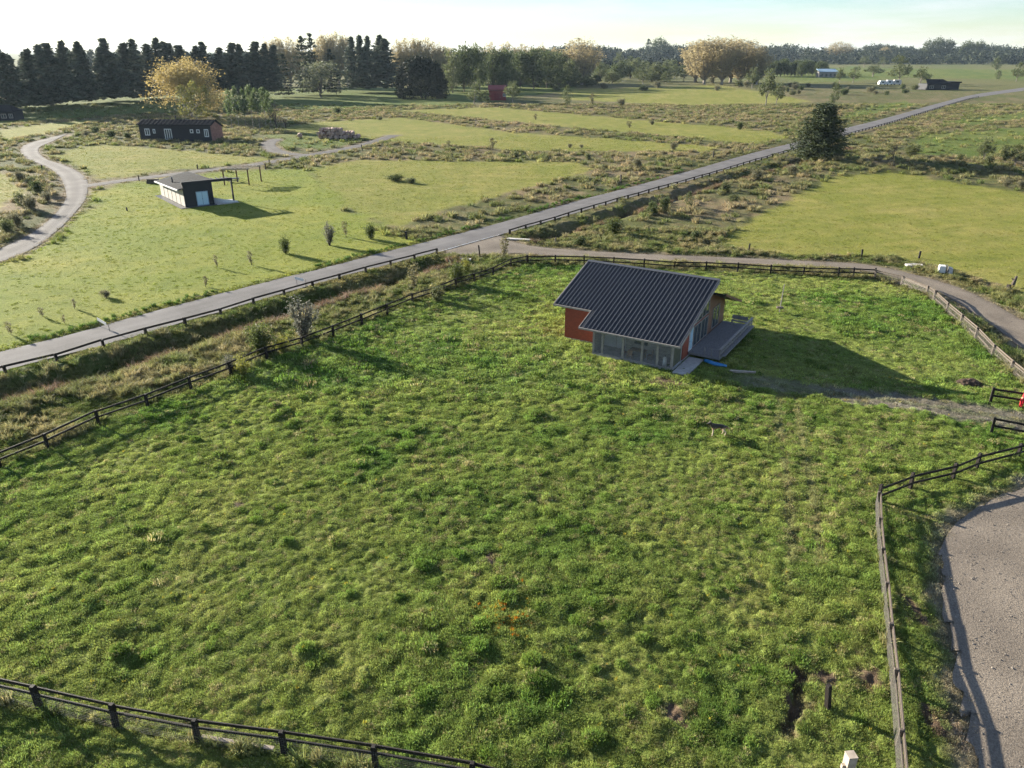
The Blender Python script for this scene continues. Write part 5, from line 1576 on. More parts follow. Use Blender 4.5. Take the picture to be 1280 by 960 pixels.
def species_conifer(seed, lo, hi, h=30.0, r=4.6, base=0.16, lev=27, br=7, per=10, size=0.55, droop=0.12, power=0.75, bark='bark', wind=0.0, ragged=0.45, spread=0.85):
    g = np.random.default_rng(seed)
    mb = MB()
    lean = wind
    axis = lambda z: np.array([lean * h * (z / h) ** 2.2, 0, z])
    limb(mb, [tuple(axis(z)) for z in np.linspace(-0.3, h * 0.97, 6)], h * 0.014, 0.05, 7)
    cent, sp = [], []
    for k in range(lev):
        t = (k + g.uniform(-.3, .3)) / (lev - 1)
        t = min(max(t, 0), 1)
        z = h * (base + (1 - base) * t)
        R_ = g.uniform(0.68, 1.22) * r * (1 - t) ** power * (0.55 + 0.45 * min(1, t / 0.12 + 0.35)) + 0.25
        m = max(3, int(br * (0.5 + 0.6 * (1 - t))))
        a0 = g.uniform(0, 6.28)
        for j in range(m):
            a = a0 + 6.283 * j / m + g.uniform(-.4, .4)
            L = R_ * g.uniform(1 - ragged, 1.12)
            o = axis(z)
            tip = o + np.array([math.cos(a) * L, math.sin(a) * L, -droop * L + 0.25 * L * t])
            if L > r * 0.35:
                mb.tube(tuple(o), tuple(o + (tip - o) * 0.8), h * 0.0028, h * 0.001, 3)
            for f in (0.35, 0.7, 1.0):
                cent.append(o + (tip - o) * f + g.normal(0, 0.12 * L * 0.5, 3)); sp.append(spread * np.array([1, 1, 0.8 + 0.5 * t]) * (0.62 + 0.45 * (1 - t)) * (1.1 - 0.3 * f))
    for q_ in np.linspace(0.86, 1.0, 5): cent.append(axis(h * q_)); sp.append(np.array([0.22, 0.22, 1.0]) * (spread / 0.85))
    V, F, T = leaves(np.array(cent), np.array(sp), per, size, g, lo, hi, flat=0.35)
    return mb.mesh('trunk', M[bark]), mesh_np('crown', V, F, M['needle'], tint=T), h, 2 * r

def species_poplar(seed, lo, hi, h=32.0, r=8.0, limbs=34, per=8, size=0.42, base=0.10, fill=0.85, clumps=24):
    """upright limbs fanning into a rounded head, leaves thin enough to see the limbs"""
    g = np.random.default_rng(seed)
    mb = MB()
    mb.tube((0, 0, -0.3), (0, 0, h * base), h * 0.018, h * 0.014, 7)
    cent, sp = [], []
    for k in range(limbs):
        a = 6.283 * k / limbs + g.uniform(-.3, .3)
        f = math.sqrt(g.uniform(0.02, 1))
        top = h * (1.0 - 0.34 * f ** 2.4) * g.uniform(0.92, 1.0)
        pts = []
        for s in np.linspace(0, 1, 6):
            w = f * r * (s ** 0.75) * (1.0 - 0.1 * s)
            pts.append((math.cos(a) * w + g.normal(0, .12), math.sin(a) * w + g.normal(0, .12), h * base * 0.8 + (top - h * base * 0.8) * s))
        limb(mb, pts, h * 0.006, 0.03, 4)
        P = np.array(pts)
        for c in range(clumps):
            s = g.uniform(0.12, 1.0) ** 0.9
            i = min(4, int(s * 5)); q = P[i] + (P[i + 1] - P[i]) * (s * 5 - i)
            cent.append(q + g.normal(0, 0.6, 3)); sp.append(np.array([1, 1, 1.5]) * g.uniform(0.7, 1.25) * (0.7 + 0.5 * s) * fill)
            if c % 3 == 0:
                e = q + np.array([math.cos(a) * 0.9, math.sin(a) * 0.9, 1.4]) * g.uniform(.5, 1.3)
                mb.tube(tuple(q), tuple(e), 0.05, 0.02, 3)
    V, F, T = leaves(np.array(cent), np.array(sp), per, size, g, lo, hi)
    return mb.mesh('trunk', M['bark_pale']), mesh_np('crown', V, F, M['leaf'], tint=T), h, 2 * r

def species_broad(seed, lo, hi, h=12.0, r=4.5, base=0.22, clumps=120, per=18, size=0.26, lumps=7, bark='bark', spread=0.75, dense=0.5, top=1.0):
    """limbed tree: sub-crowns set unevenly round the trunk, clumps in each"""
    g = np.random.default_rng(seed)
    mb = MB()
    fork = h * base
    limb(mb, [(0, 0, -0.2), (g.normal(0, .03) * h, g.normal(0, .03) * h, fork)], h * 0.022, h * 0.016, 7)
    cent, sp = [], []
    subs = []
    for k in range(lumps):
        a = 6.283 * k / lumps + g.uniform(-.5, .5)
        el = g.uniform(0.0, 1.0)
        rr_ = r * (0.62 - 0.30 * el) * g.uniform(0.75, 1.1)
        c = np.array([math.cos(a) * rr_, math.sin(a) * rr_, fork + (h - fork) * (0.22 + 0.55 * el) * top])
        subs.append((c, r * g.uniform(0.36, 0.58)))
        pts = [(0, 0, fork * 0.95), tuple(c * np.array([.45, .45, 1]) - np.array([0, 0, (h - fork) * 0.12])), tuple(c)]
        limb(mb, pts, h * 0.011, h * 0.004, 4)
    subs.append((np.array([0, 0, h * 0.80]), r * 0.5))
    for c, R_ in subs:
        m = clumps // len(subs)
        d = g.normal(0, 1, (m, 3)); d /= np.linalg.norm(d, axis=1, keepdims=True)
        rad = R_ * g.uniform(dense, 1.05, (m, 1))
        q = c + d * rad * np.array([1, 1, 0.85])
        q[:, 2] = np.clip(q[:, 2], h * base * 0.5, h * 0.985)
        cent.append(q); sp.append(np.full(m, spread * R_ * 0.42))
    V, F, T = leaves(np.concatenate(cent), np.concatenate(sp), per, size, g, lo, hi)
    return mb.mesh('trunk', M[bark]), mesh_np('crown', V, F, M['leaf'], tint=T), h, 2 * r

def species_thin(seed, lo, hi, h=13.0, r=2.2, base=0.35, clumps=80, per=14, size=0.30, bark='bark_pale'):
    """tall slim young tree: bare pole below, loose narrow crown"""
    g = np.random.default_rng(seed)
    mb = MB()
    limb(mb, [(g.normal(0, .02) * h * s, g.normal(0, .02) * h * s, -0.2 + s * h * 0.95) for s in np.linspace(0, 1, 5)], h * 0.011, 0.03, 6)
    cent = []
    for k in range(clumps):
        t = g.uniform(0, 1)
        z = h * (base + (1 - base) * t)
        w = r * math.sin(math.pi * min(1, 0.12 + 0.86 * t)) ** 0.7 * g.uniform(0.3, 1.05)
        a = g.uniform(0, 6.283)
        c = np.array([math.cos(a) * w, math.sin(a) * w, z]); cent.append(c)
        if k % 4 == 0: mb.tube((0, 0, z - 0.25 * w - .3), tuple(c), h * 0.003, 0.012, 3)
    V, F, T = leaves(np.array(cent), np.full(clumps, r * 0.30), per, size, g, lo, hi)
    return mb.mesh('trunk', M[bark]), mesh_np('crown', V, F, M['leaf'], tint=T), h, 2 * r

def species_dome(seed, lo, hi, h=14.0, r=9.0, n=22000, size=0.40):
    """dense dark cypress, clothed to the ground: many small sprays on an uneven shell"""
    g = np.random.default_rng(seed)
    mb = MB().tube((0, 0, -0.2), (0, 0, h * 0.6), 0.4, 0.15, 7)
    K = n // 12
    u = g.uniform(-1, 1, K); a = g.uniform(0, 6.283, K)
    z = np.abs(u) ** 0.8
    w = np.sqrt(np.clip(1 - z ** 3.2, 0, 1))
    bump = 1 + 0.10 * np.sin(a * 5 + 7 * z) + 0.07 * np.sin(a * 11 - 13 * z) + g.normal(0, 0.04, K)
    cent = np.stack([np.cos(a) * w * r * bump, np.sin(a) * w * r * bump, np.clip(z * h * (0.96 + 0.05 * np.sin(a * 7)), 0.2, None)], -1)
    V, F, T = leaves(cent, np.full(K, 0.75), 12, size, g, lo, hi)
    return mb.mesh('trunk', M['bark']), mesh_np('crown', V, F, M['needle'], tint=T), h, 2 * r

def species_bush(seed, lo, hi, h=2.0, r=1.1, clumps=60, per=16, size=0.10, stems=9, spiky=0.0, thick=1.0):
    """many-stemmed shrub"""
    g = np.random.default_rng(seed)
    mb = MB()
    cent = []
    for k in range(stems):
        a = g.uniform(0, 6.283); f = g.uniform(0.15, 1)
        hh = h * (1 - 0.35 * f) * g.uniform(0.8, 1.05)
        tip = np.array([math.cos(a) * r * f * 0.85, math.sin(a) * r * f * 0.85, hh])
        midp = tip * np.array([.45, .45, .5])
        limb(mb, [(math.cos(a) * .05 * r, math.sin(a) * .05 * r, -0.1), tuple(midp), tuple(tip)], h * 0.012 * thick, h * 0.004 * thick, 4)
        for c in range(clumps // stems):
            s = g.uniform(0.25, 1.05)
            q = (midp * (s / 0.5) if s < .5 else midp + (tip - midp) * (s - .5) / .5)
            cent.append(q + g.normal(0, 0.16, 3) * r * (1 - spiky))
    V, F, T = leaves(np.array(cent), np.full(len(cent), r * (0.30 - 0.16 * spiky)), per, size, g, lo, hi)
    return mb.mesh('stem', M['bark']), mesh_np('foliage', V, F, M['leaf'], tint=T), h, 2 * r

SP = {}
for i in range(4):
    SP['pine', i] = species_conifer(20 + i, (0.036, 0.056, 0.044), (0.150, 0.170, 0.115), wind=(0.03, 0.06, 0.05, -0.01)[i], r=(5.6, 6.2, 5.2, 6.0)[i], base=(0.10, 0.13, 0.18, 0.12)[i], power=(0.85, .95, .8, 1.05)[i], ragged=(.7, .8, .72, .85)[i], br=6, lev=24, per=13, droop=-0.22, spread=0.78)
for i in range(2):
    SP['cedar', i] = species_conifer(30 + i, (0.026, 0.036, 0.022), (0.066, 0.080, 0.042), r=6.0, base=0.08, lev=14, power=0.5, ragged=0.65, droop=0.02)
for i in range(3):
    SP['poplar', i] = species_poplar(40 + i, (0.31, 0.258, 0.145), (0.46, 0.38, 0.205), r=(7.5, 8.5, 6.8)[i])
for i in range(3):
    SP['green', i] = species_broad(50 + i, ((0.040, 0.058, 0.022), (0.055, 0.078, 0.030), (0.075, 0.095, 0.040))[i], ((0.095, 0.115, 0.045), (0.12, 0.145, 0.055), (0.16, 0.175, 0.075))[i], h=16, r=7.5, clumps=230, size=0.40, base=0.06, lumps=9)
SP['willow', 0] = species_broad(60, (0.085, 0.100, 0.058), (0.17, 0.18, 0.105), h=15, r=7.5, clumps=170, size=0.34, base=0.12, lumps=9)
SP['yellow', 0] = species_broad(61, (0.27, 0.205, 0.080), (0.48, 0.385, 0.150), h=17, r=9.0, clumps=460, per=34, size=0.24, base=0.09, lumps=14, dense=0.35, bark='bark_pale')
for i in range(2):
    SP['birch', i] = species_thin(63 + i, (0.15, 0.16, 0.045), (0.30, 0.28, 0.085), h=12, r=2.4, base=0.2, size=0.26)
for i in range(3):
    SP['slim', i] = species_thin(66 + i, (0.055, 0.085, 0.035), (0.13, 0.17, 0.065), h=13, r=2.3, base=(0.40, 0.46, 0.38)[i], clumps=80)
for i in range(2):
    SP['field', i] = species_broad(70 + i, (0.060, 0.080, 0.032), (0.145, 0.160, 0.068), h=9, r=3.4, clumps=110, size=0.22, base=0.18, lumps=6, bark='bark_pale')
for i in range(2):
    SP['oval', i] = species_thin(74 + i, (0.055, 0.075, 0.030), (0.13, 0.15, 0.06), h=9, r=1.9, base=0.14, clumps=90, per=16, size=0.22)
SP['dome', 0] = species_dome(76, (0.014, 0.019, 0.012), (0.034, 0.042, 0.024))
SP['manuka', 0] = species_conifer(77, (0.028, 0.042, 0.020), (0.085, 0.105, 0.045), h=12.4, r=4.0, base=0.03, lev=24, br=15, per=30, size=0.18, droop=-0.15, power=0.42, ragged=0.38, spread=0.66)
for i in range(3):
    SP['bush', i] = species_bush(80 + i, ((0.040, 0.060, 0.022), (0.075, 0.090, 0.038), (0.11, 0.11, 0.060))[i], ((0.105, 0.130, 0.045), (0.155, 0.170, 0.070), (0.215, 0.200, 0.120))[i], h=2.2, r=1.2, clumps=90, per=18, size=0.11)
SP['greyspike', 0] = species_bush(85, (0.095, 0.098, 0.075), (0.20, 0.20, 0.155), h=4.4, r=1.7, clumps=200, per=9, size=0.11, stems=22, spiky=0.7)
SP['round', 0] = species_bush(86, (0.045, 0.066, 0.020), (0.13, 0.155, 0.042), h=2.9, r=1.55, clumps=170, per=18, size=0.11, stems=18)
SP['gold', 0] = species_bush(87, (0.15, 0.165, 0.035), (0.30, 0.29, 0.06), h=2.0, r=1.1, clumps=90, per=14, size=0.10)
SP['sapling', 0] = species_bush(88, (0.12, 0.115, 0.06), (0.22, 0.20, 0.10), h=2.4, r=0.6, clumps=40, per=9, size=0.08, stems=4, spiky=0.3, thick=0.5)
SP['bare', 0] = species_broad(89, (0.045, 0.040, 0.034), (0.09, 0.08, 0.065), h=11, r=2.6, clumps=60, per=9, size=0.20, base=0.15)
for k_ in list(SP):
    tm_, cm_, _, _ = SP[k_]
    co = np.empty(len(cm_.vertices) * 3, np.float32); cm_.vertices.foreach_get('co', co); co = co.reshape(-1, 3)
    SP[k_] = (tm_, cm_, float(np.percentile(co[:, 2], 99.6)), 2 * float(np.percentile(np.hypot(co[:, 0], co[:, 1]), 95 if k_[0] in ('pine', 'cedar', 'manuka') else 97)))
KIND_NAME = {'pine': 'pine_tree', 'cedar': 'cedar_tree', 'poplar': 'poplar_tree', 'green': 'broadleaf_tree', 'willow': 'willow_tree', 'yellow': 'autumn_tree', 'birch': 'birch_tree', 'slim': 'young_tree', 'field': 'field_tree', 'oval': 'small_tree', 'dome': 'cypress_tree', 'manuka': 'evergreen_tree', 'bush': 'shrub', 'greyspike': 'shrub', 'round': 'shrub', 'gold': 'shrub', 'sapling': 'sapling', 'bare': 'bare_tree'}
TREE_TOP = [0]
def plant(kind, px, py, top, wpx, label, group=None, var=None):
    vs = [k[1] for k in SP if k[0] == kind]
    var = random.choice(vs) if var is None else var
    tm, cm, h0, w0 = SP[kind, var]
    x, y = at(px, py)
    h = height_of(px, py, top)
    w = metres(px, py, wpx)
    nm = KIND_NAME[kind]
    cat = 'shrub' if nm == 'shrub' else 'sapling' if nm == 'sapling' else 'tree'
    t = thing(nm, label, cat, (x, y, ground_z(x, y)), random.uniform(0, 6.28) if kind not in ('pine',) else random.uniform(-.5, .5), group)
    sx = w / w0
    for me in (tm, cm):
        o = put(me.name.split('.')[0], me, t)
        o.scale = (sx, sx, h / h0)
    TREE_TOP[0] = max(TREE_TOP[0], h)
    return t

ORD_ = ['first', 'second', 'third', 'fourth', 'fifth', 'sixth', 'seventh', 'eighth', 'ninth', 'tenth', 'eleventh', 'twelfth', 'thirteenth', 'fourteenth', 'fifteenth', 'sixteenth', 'seventeenth', 'eighteenth', 'nineteenth', 'twentieth']
ORD = ORD_ + ['twenty ' + o for o in ORD_[:9]] + ['thirtieth'] + ['thirty ' + o for o in ORD_[:9]]
def row(kind, items, fmt, group, w):
    for i, (px, py, top) in enumerate(items):
        plant(kind, px, py, top, w * random.uniform(0.75, 1.25), fmt % ORD[i], group, None)

def woods():
    xs = [-14, 11.6, 28, 46, 60.6, 77, 89, 104, 116, 131.5, 145.6, 157, 174, 190, 200, 211, 223]
    ts = [70, 67, 69, 62, 57, 54.5, 52, 52.7, 57, 60, 48.5, 54.5, 50, 56, 48, 53, 54.5]
    row('pine', [(x, 143 - 0.085 * x, t) for x, t in zip(xs, ts)], '%s tall pine from the left in the front row of the shelter belt', 'pines in the left shelter belt', 41)
    xb = [0, 22, 38, 54, 70, 96, 110, 138, 168, 182]
    row('pine', [(x, 135 - 0.07 * x, 68 - 0.03 * x + random.uniform(-3, 4)) for x in xb], '%s pine from the left in the gaps behind the front row', 'pines behind the left shelter belt', 32)
    xs2 = [235, 248, 263, 277, 291, 303, 319, 331, 343]
    ts2 = [57, 58, 52.7, 60, 54.5, 56, 53, 55, 57]
    row('pine', [(x, 123.5, t) for x, t in zip(xs2, ts2)], '%s pine counted from the golden tree towards the right', 'pines right of the golden tree', 39)
    for (x, b, t, w, s) in ((358, 121, 68, 30, 'dark bushy evergreen between the pines and the pale willow'), (383, 119, 46, 30, 'tall open evergreen with level branches above the willow, left of a pair'), (394, 118, 42.5, 30, 'tallest open evergreen with level branches above the willow'), (416, 119, 62, 34, 'dark evergreen just right of the willow top')):
        plant('cedar', x, b, t, w, s)
    row('pine', [(441, 116, 47), (451, 115, 45), (461, 116.5, 46), (473, 115, 44.5), (485, 116.5, 48.5)], '%s pine of the tall dark clump left of the round cypress', 'tall dark pine clump', 38)
    plant('willow', 402, 122, 77, 62, 'pale green rounded willow in front of the dark evergreens')
    plant('dome', 527, 122.6, 71.5, 64, 'very dark dense round cypress clothed to the ground')
    plant('oval', 498, 122.5, 93, 12, 'narrow pale tree against the left side of the round cypress')
    P = [(341, 52), (352, 47.5), (364, 47), (376, 50), (404, 47), (413, 44), (424, 42.5), (435, 45)]
    row('poplar', [(x, 108, t) for x, t in P], '%s tan poplar from the left rising behind the dark pines', 'tan poplars behind the pines', 25)
    P = [(500, 52), (511, 48.5), (523, 48.5), (534, 49.5), (545, 53), (556, 58)]
    row('poplar', [(x, 108, t) for x, t in P], '%s tan poplar from the left rising behind the round cypress', 'tan poplars behind the cypress', 25)
    P = [(592, 60), (613, 55), (634, 55), (655, 57), (676, 58), (694, 60)]
    row('poplar', [(x, 103, t) for x, t in P], '%s yellowish poplar from the left above the green wood', 'yellowish poplars above the green wood', 26)
    P = [(566, 116, 62, 34), (580, 115, 57, 36), (599, 114, 55.5, 34), (616, 112, 62, 32), (633, 112, 60, 34), (650, 111, 63, 34), (667, 111, 60, 34), (683, 110, 65, 32), (698, 109, 66, 30), (712, 108, 74, 28)]
    for i, (x, b, t, w) in enumerate(P):
        plant('green', x, b, t, w, '%s broad green tree from the left in the wood beyond the red shed' % ORD[i], 'green wood beyond the red shed')
    for i in range(14):
        plant('green', 562 + i * 11.2, 105 + random.uniform(-1, 1), 62 + random.uniform(-3, 7), 32, ORD[i] + ' dark tree from the left in the second row of the green wood', 'second row of the green wood', i % 2)
    plant('poplar', 727, 106, 48.5, 52, 'large lone golden tan poplar right of the green wood', None, 1)
    P = [(869, 52), (880, 50), (891, 48.5), (902, 48.5), (913, 49), (924, 50), (935, 53.5), (946, 59)]
    row('poplar', [(x, (103, 105.5, 104, 106)[i % 4], t) for i, (x, t) in enumerate(P)], '%s poplar from the left in the big tan grove at centre right', 'tan poplar grove', 40)
    plant('yellow', 240, 147, 73.5, 88, 'large spreading golden autumn tree behind the longhouse')
    for i, (x, b, t, w) in enumerate(((233, 152, 106, 20), (247, 153, 100, 20), (261, 152, 107, 18))):
        plant('birch', x, b, t, w, ('leftmost yellow green birch behind the longhouse roof', 'middle yellow green birch behind the longhouse roof', 'rightmost yellow green birch behind the longhouse roof')[i])
    for i, (x, b, t, w) in enumerate(((290, 160, 111, 13), (299, 161, 108, 13), (308, 162, 111, 12), (317, 161, 106, 14), (325, 162, 110, 13), (333, 160, 109, 13), (339, 158, 114, 11))):
        plant('slim', x, b, t, w, '%s slim young green tree from the left beside the longhouse end' % ORD[i], 'slim young trees beside the longhouse')
    plant('bare', 346, 163, 127, 17, 'small dark bare tree right of the slim young trees')
    plant('bare', 357, 160, 148, 16, 'low dark bare shrub tree left of the log pile')
    # field trees
    for (k, x, b, t, w, s) in (
        ('field', 593.5, 131, 104, 24, 'small green tree just left of the red shed'), ('oval', 608, 131, 113, 12, 'thin grey green tree against the red shed front'),
        ('field', 641, 129, 101, 24, 'small pale green tree just right of the red shed'), ('oval', 708.5, 132.5, 106, 13, 'lone narrow green tree in the field right of the red shed'),
        ('sapling', 741, 131, 116, 11, 'faint sapling in the field right of the lone narrow tree'), ('bush', 777, 132.5, 122, 13, 'dark rounded bush alone in the middle field'),
        ('field', 940, 110.5, 84, 20, 'dark tree at the right foot of the poplar grove'), ('field', 957, 132, 86, 23, 'pale green tree in front of the poplar grove, taller of a pair'),
        ('field', 970.5, 131, 103, 19, 'shorter round tree beside the taller pale green tree'), ('oval', 1042, 132, 103, 14, 'narrow olive tree straight above the big dark evergreen'),
        ('field', 1066, 103.5, 83, 17, 'dark tree between the pale shed and the round tree'), ('field', 1049, 104, 84, 13, 'dark tree at the right end of the pale shed'),
        ('field', 1091, 96, 80, 24, 'round dark tree on the far green field'), ('field', 1123, 104, 69, 28, 'tall pale green tree behind the white caravans'),
        ('field', 1150, 106.5, 83, 21, 'round dark tree right of the white caravans'), ('field', 1183, 80, 70, 20, 'wide low dark tree on the far field'),
        ('oval', 1244, 89, 71, 12, 'tree standing far off above the road end'), ('field', 1270, 102.5, 77, 16, 'dark tree at the right edge above the road'),
        ('oval', 1247, 100, 88, 9, 'small tree below the far tree near the road end'), ('field', 1080, 84, 70, 18, 'small dark tree far off left of the tall pale tree'), ('field', 1104, 83, 71, 14, 'small dark tree far off just left of the caravan tree'),
        ('manuka', 1023, 201, 131, 60, 'large dark dense evergreen standing beside the road'),
        ('bush', 1026, 202, 178, 17, 'pale shrub at the foot of the big dark evergreen'), ('bush', 1010, 200, 184, 16, 'small green shrub at the left foot of the big evergreen'),
        ('bush', 1049, 193, 183, 20, 'low olive shrub right of the big evergreen'),
        ('field', 1228, 204, 171, 24, 'bushy olive tree on the bank at the right'), ('field', 1268, 207, 180, 28, 'bushy dark tree on the bank near the right edge'),
        ('bush', 1236, 208, 192, 14, 'dark shrub at the foot of the bushy olive tree'), ('bush', 1254, 200, 178, 16, 'thin shrub between the two bushy trees on the bank'), ('bush', 1198, 202, 190, 12, 'small shrub left of the bushy olive tree'),
        ('bush', 1137, 194, 179, 24, 'rounded green shrub at the corner of the green patch'), ('bare', 1115, 205, 181, 14, 'dark leafless bush on the bank'), ('bush', 1098, 204, 192, 10, 'small dark bush left of the leafless bush'),
        ('bush', 1276, 237, 224, 12, 'low dark bush at the right edge by the big hay field'), ('bush', 1258, 234, 222, 12, 'low green bush near the right edge by the big hay field'),
        ('bush', 841, 187.5, 177, 13, 'dark round bush at the edge of the far hay field'), ('sapling', 893, 183, 176, 9, 'small grey bush above the far leaning post'),
        ('bush', 797, 213, 196, 13, 'grey green bush in the rough strip above the road'), ('bush', 736, 200, 191, 10, 'small dark green bush in the rough strip left of the grey bush'), ('bush', 645, 198, 189, 9, 'small dark bush at the left of the rough strip'),
        ('bush', 712, 185, 179, 7, 'tiny bush on the hay field edge, left one'), ('bush', 727, 185, 180, 6, 'tiny bush on the hay field edge, right one'), ('sapling', 787, 160, 151, 9, 'thin sapling in the far rough strip'), ('sapling', 670, 150, 142, 8, 'thin sapling on the far hay field'), ('bush', 815, 156, 150, 8, 'dark low bush in the far rough strip'), ('bush', 925, 162, 151, 9, 'grey bush at the end of the far rough strip'),
        ('sapling', 615, 188, 172, 14, 'tall straggly sapling in the brown strip left of centre'), ('sapling', 560, 184, 176, 8, 'small straggly sapling in the brown strip'),
        # lawn shrubs
        ('round', 357, 317, 294.5, 16, 'small round dark shrub on the lawn, left of the bushy one'), ('greyspike', 412, 306.5, 277, 19, 'bushy upright grey green shrub on the lawn'), ('round', 463.5, 298.5, 278, 16, 'small dark shrub on the lawn nearest the road bend'),
        ('sapling', 433, 296, 276, 9, 'bare thin sapling between two lawn shrubs'), ('sapling', 315, 331, 313, 10, 'straggly yellow sapling on the lawn left of the shrubs'), ('bush', 133, 372, 361, 13, 'small dark cone shrub alone on the lower lawn'),
        ('sapling', 93, 386, 373, 8, 'little bare sapling on the lower lawn, right one'), ('sapling', 54, 396, 384, 9, 'little bare sapling on the lower lawn, middle one'), ('sapling', 15, 419, 402, 10, 'bare sapling near the left road edge'), ('sapling', 257, 358, 344, 9, 'thin sapling on the lawn near the road'), ('sapling', 272, 334, 318, 8, 'very thin sapling on the lawn, midway to the shrubs'), ('sapling', 81, 404, 394, 7, 'tiny sapling close to the road on the left'),
        # verge between the paddock fence and the road
        ('round', 327, 442, 402, 36, 'dense dark green round shrub behind the paddock fence'), ('greyspike', 379, 427, 371, 38, 'tall silvery grey shrub behind the paddock fence'), ('gold', 353, 440, 417, 20, 'yellow green shrub between the round and silvery shrubs'),
        ('gold', 305, 470, 446, 20, 'yellow green shrub beside a fence post, left of the round shrub'), ('greyspike', 287, 463, 443, 18, 'low grey dead looking shrub at the fence'), ('round', 571, 356, 327, 23, 'olive green shrub by the fence near the culvert'),
        ('sapling', 517, 364, 328, 18, 'tall straw coloured wispy sapling on the verge'), ('bush', 545, 377, 355, 20, 'low dark shrub on the verge by the fence'), ('sapling', 630, 324, 296, 16, 'pale yellowish sapling at the lane junction'), ('gold', 583, 342, 322, 12, 'thin yellowish shrub beside the culvert'),
        ('bush', 816, 268.5, 248, 19, 'dark green shrub beside the second ditch, front one'), ('bush', 830, 266, 243, 15, 'dark upright shrub beside the second ditch, behind the front one'), ('oval', 860.5, 259.5, 239, 13, 'green upright shrub on the rough bank right of the ditch'), ('bush', 945, 226, 210, 22, 'grey shrub on the rough bank beside the ditch'), ('bush', 905, 240, 225, 15, 'reddish brown shrub leaning by the ditch'),
        ('round', 766, 292, 272, 26, 'broad olive shrub on the rough bank'), ('bush', 725, 306, 291, 20, 'low green shrub on the rough bank near the lane'), ('bush', 870, 300, 287, 16, 'dark low shrub on the rough bank near the hay field'), ('bush', 915, 252, 240, 16, 'grey low shrub on the rough bank, middle'), ('bush', 990, 218, 205, 17, 'low shrub on the rough bank below the big evergreen'),
        # left of the drive
        ('bush', 40, 264, 243, 22, 'dark shrub left of the drive bend, middle of the thicket'), ('bush', 48, 243, 222, 18, 'dark shrub left of the drive bend, top of the thicket'), ('bush', 29, 259, 238, 17, 'dark shrub left of the drive bend, at the thicket back'), ('bush', 22, 284, 264, 18, 'dark shrub left of the drive, low in the thicket'), ('bush', 9, 292, 272, 18, 'dark shrub by the left edge beside the drive'), ('bush', 26, 228, 212, 16, 'small shrub left of the drive at the bend top'), ('bush', 60, 252, 238, 14, 'small shrub close to the drive bend'), ('round', 495, 226, 217, 26, 'low grey shrub mound in the middle of the hay field'), ('bush', 515, 229, 221, 16, 'small shrub beside the low mound in the hay field'),
        ('bush', 120, 166, 157, 14, 'bush left of the longhouse by the drive, left one'), ('bush', 140, 172, 161, 14, 'bush left of the longhouse by the drive, middle one'), ('bush', 160, 174, 164, 13, 'bush close to the left end of the longhouse'), ('bush', 108, 171, 162, 12, 'bush inside the top bend of the drive'), ('bush', 422, 142, 133, 12, 'grey bush in the brown field above the log pile'), ('bush', 475, 150, 145, 8, 'low bush at the brown field edge'),
    ):
        plant(k, x, b, t, w, s)
    rr = random.Random(9)
    for i, x in enumerate(sorted(rr.uniform(738, 868) for _ in range(34))):
        b = rr.uniform(88, 105)
        plant(rr.choice(['green', 'field', 'green', 'field', 'oval']), x, b, b - rr.uniform(12, 24), rr.uniform(14, 26), ORD[i] + ' scrubby tree from the left in the mixed belt between the poplars', 'mixed scrub belt between the poplars')
    for i in range(17):
        x = 958 + i * 4.4; b = rr.uniform(94, 97)
        plant('green', x, b, b - rr.uniform(16, 23), rr.uniform(13, 18), ORD[i] + ' dark tree from the left in the low belt left of the pale shed', 'low dark belt left of the pale shed', 0)
    for i, x in enumerate(sorted(rr.uniform(975, 1150) for _ in range(26))):
        b = rr.uniform(108, 119)
        plant('bush', x, b, b - rr.uniform(5, 9), rr.uniform(6, 12), ORD[i] + ' small shrub from the left on the field below the pale shed', 'shrubs below the pale shed')
    for i, x in enumerate(sorted(rr.uniform(640, 960) for _ in range(14))):
        b = rr.uniform(104, 116)
        plant('bush', x, b, b - rr.uniform(5, 11), rr.uniform(8, 16), ORD[i] + ' dark shrub from the left at the foot of the far woods', 'shrubs at the foot of the far woods')
    for i, x in enumerate(sorted(rr.uniform(640, 745) for _ in range(12))):
        b = rr.uniform(103, 110)
        plant('green', x, b, b - rr.uniform(9, 16), rr.uniform(16, 26), ORD[i] + ' low undergrowth tree from the left along the front of the green wood', 'undergrowth along the green wood', 0)
    for i, (x, b, t, w, s) in enumerate(((809, 79, 49, 17, 'tall pointed dark tree above the far wood'), (822, 79, 47.5, 24, 'broad domed dark tree above the far wood'), (832, 79, 54, 16, 'lower dark tree at the right of the far dome'), (1158, 78, 50, 18, 'left dark tree of the tall far cluster'), (1168, 78, 47, 20, 'tallest dark tree of the far cluster'), (1180, 78, 49.5, 22, 'right dark tree of the tall far cluster'), (1205, 78, 51, 20, 'dark tree right of the tall far cluster'), (1220, 78, 51, 18, 'dark flat topped tree far right'))):
        plant('cedar' if i == 0 else 'green', x, b, t, w, s, None, 0)
    plant('poplar', 1047.5, 78, 52.5, 34, 'far pale poplar against the long dark wood')
    plant('poplar', 1104, 78, 59, 16, 'small far reddish poplar in front of the long dark wood')
woods()

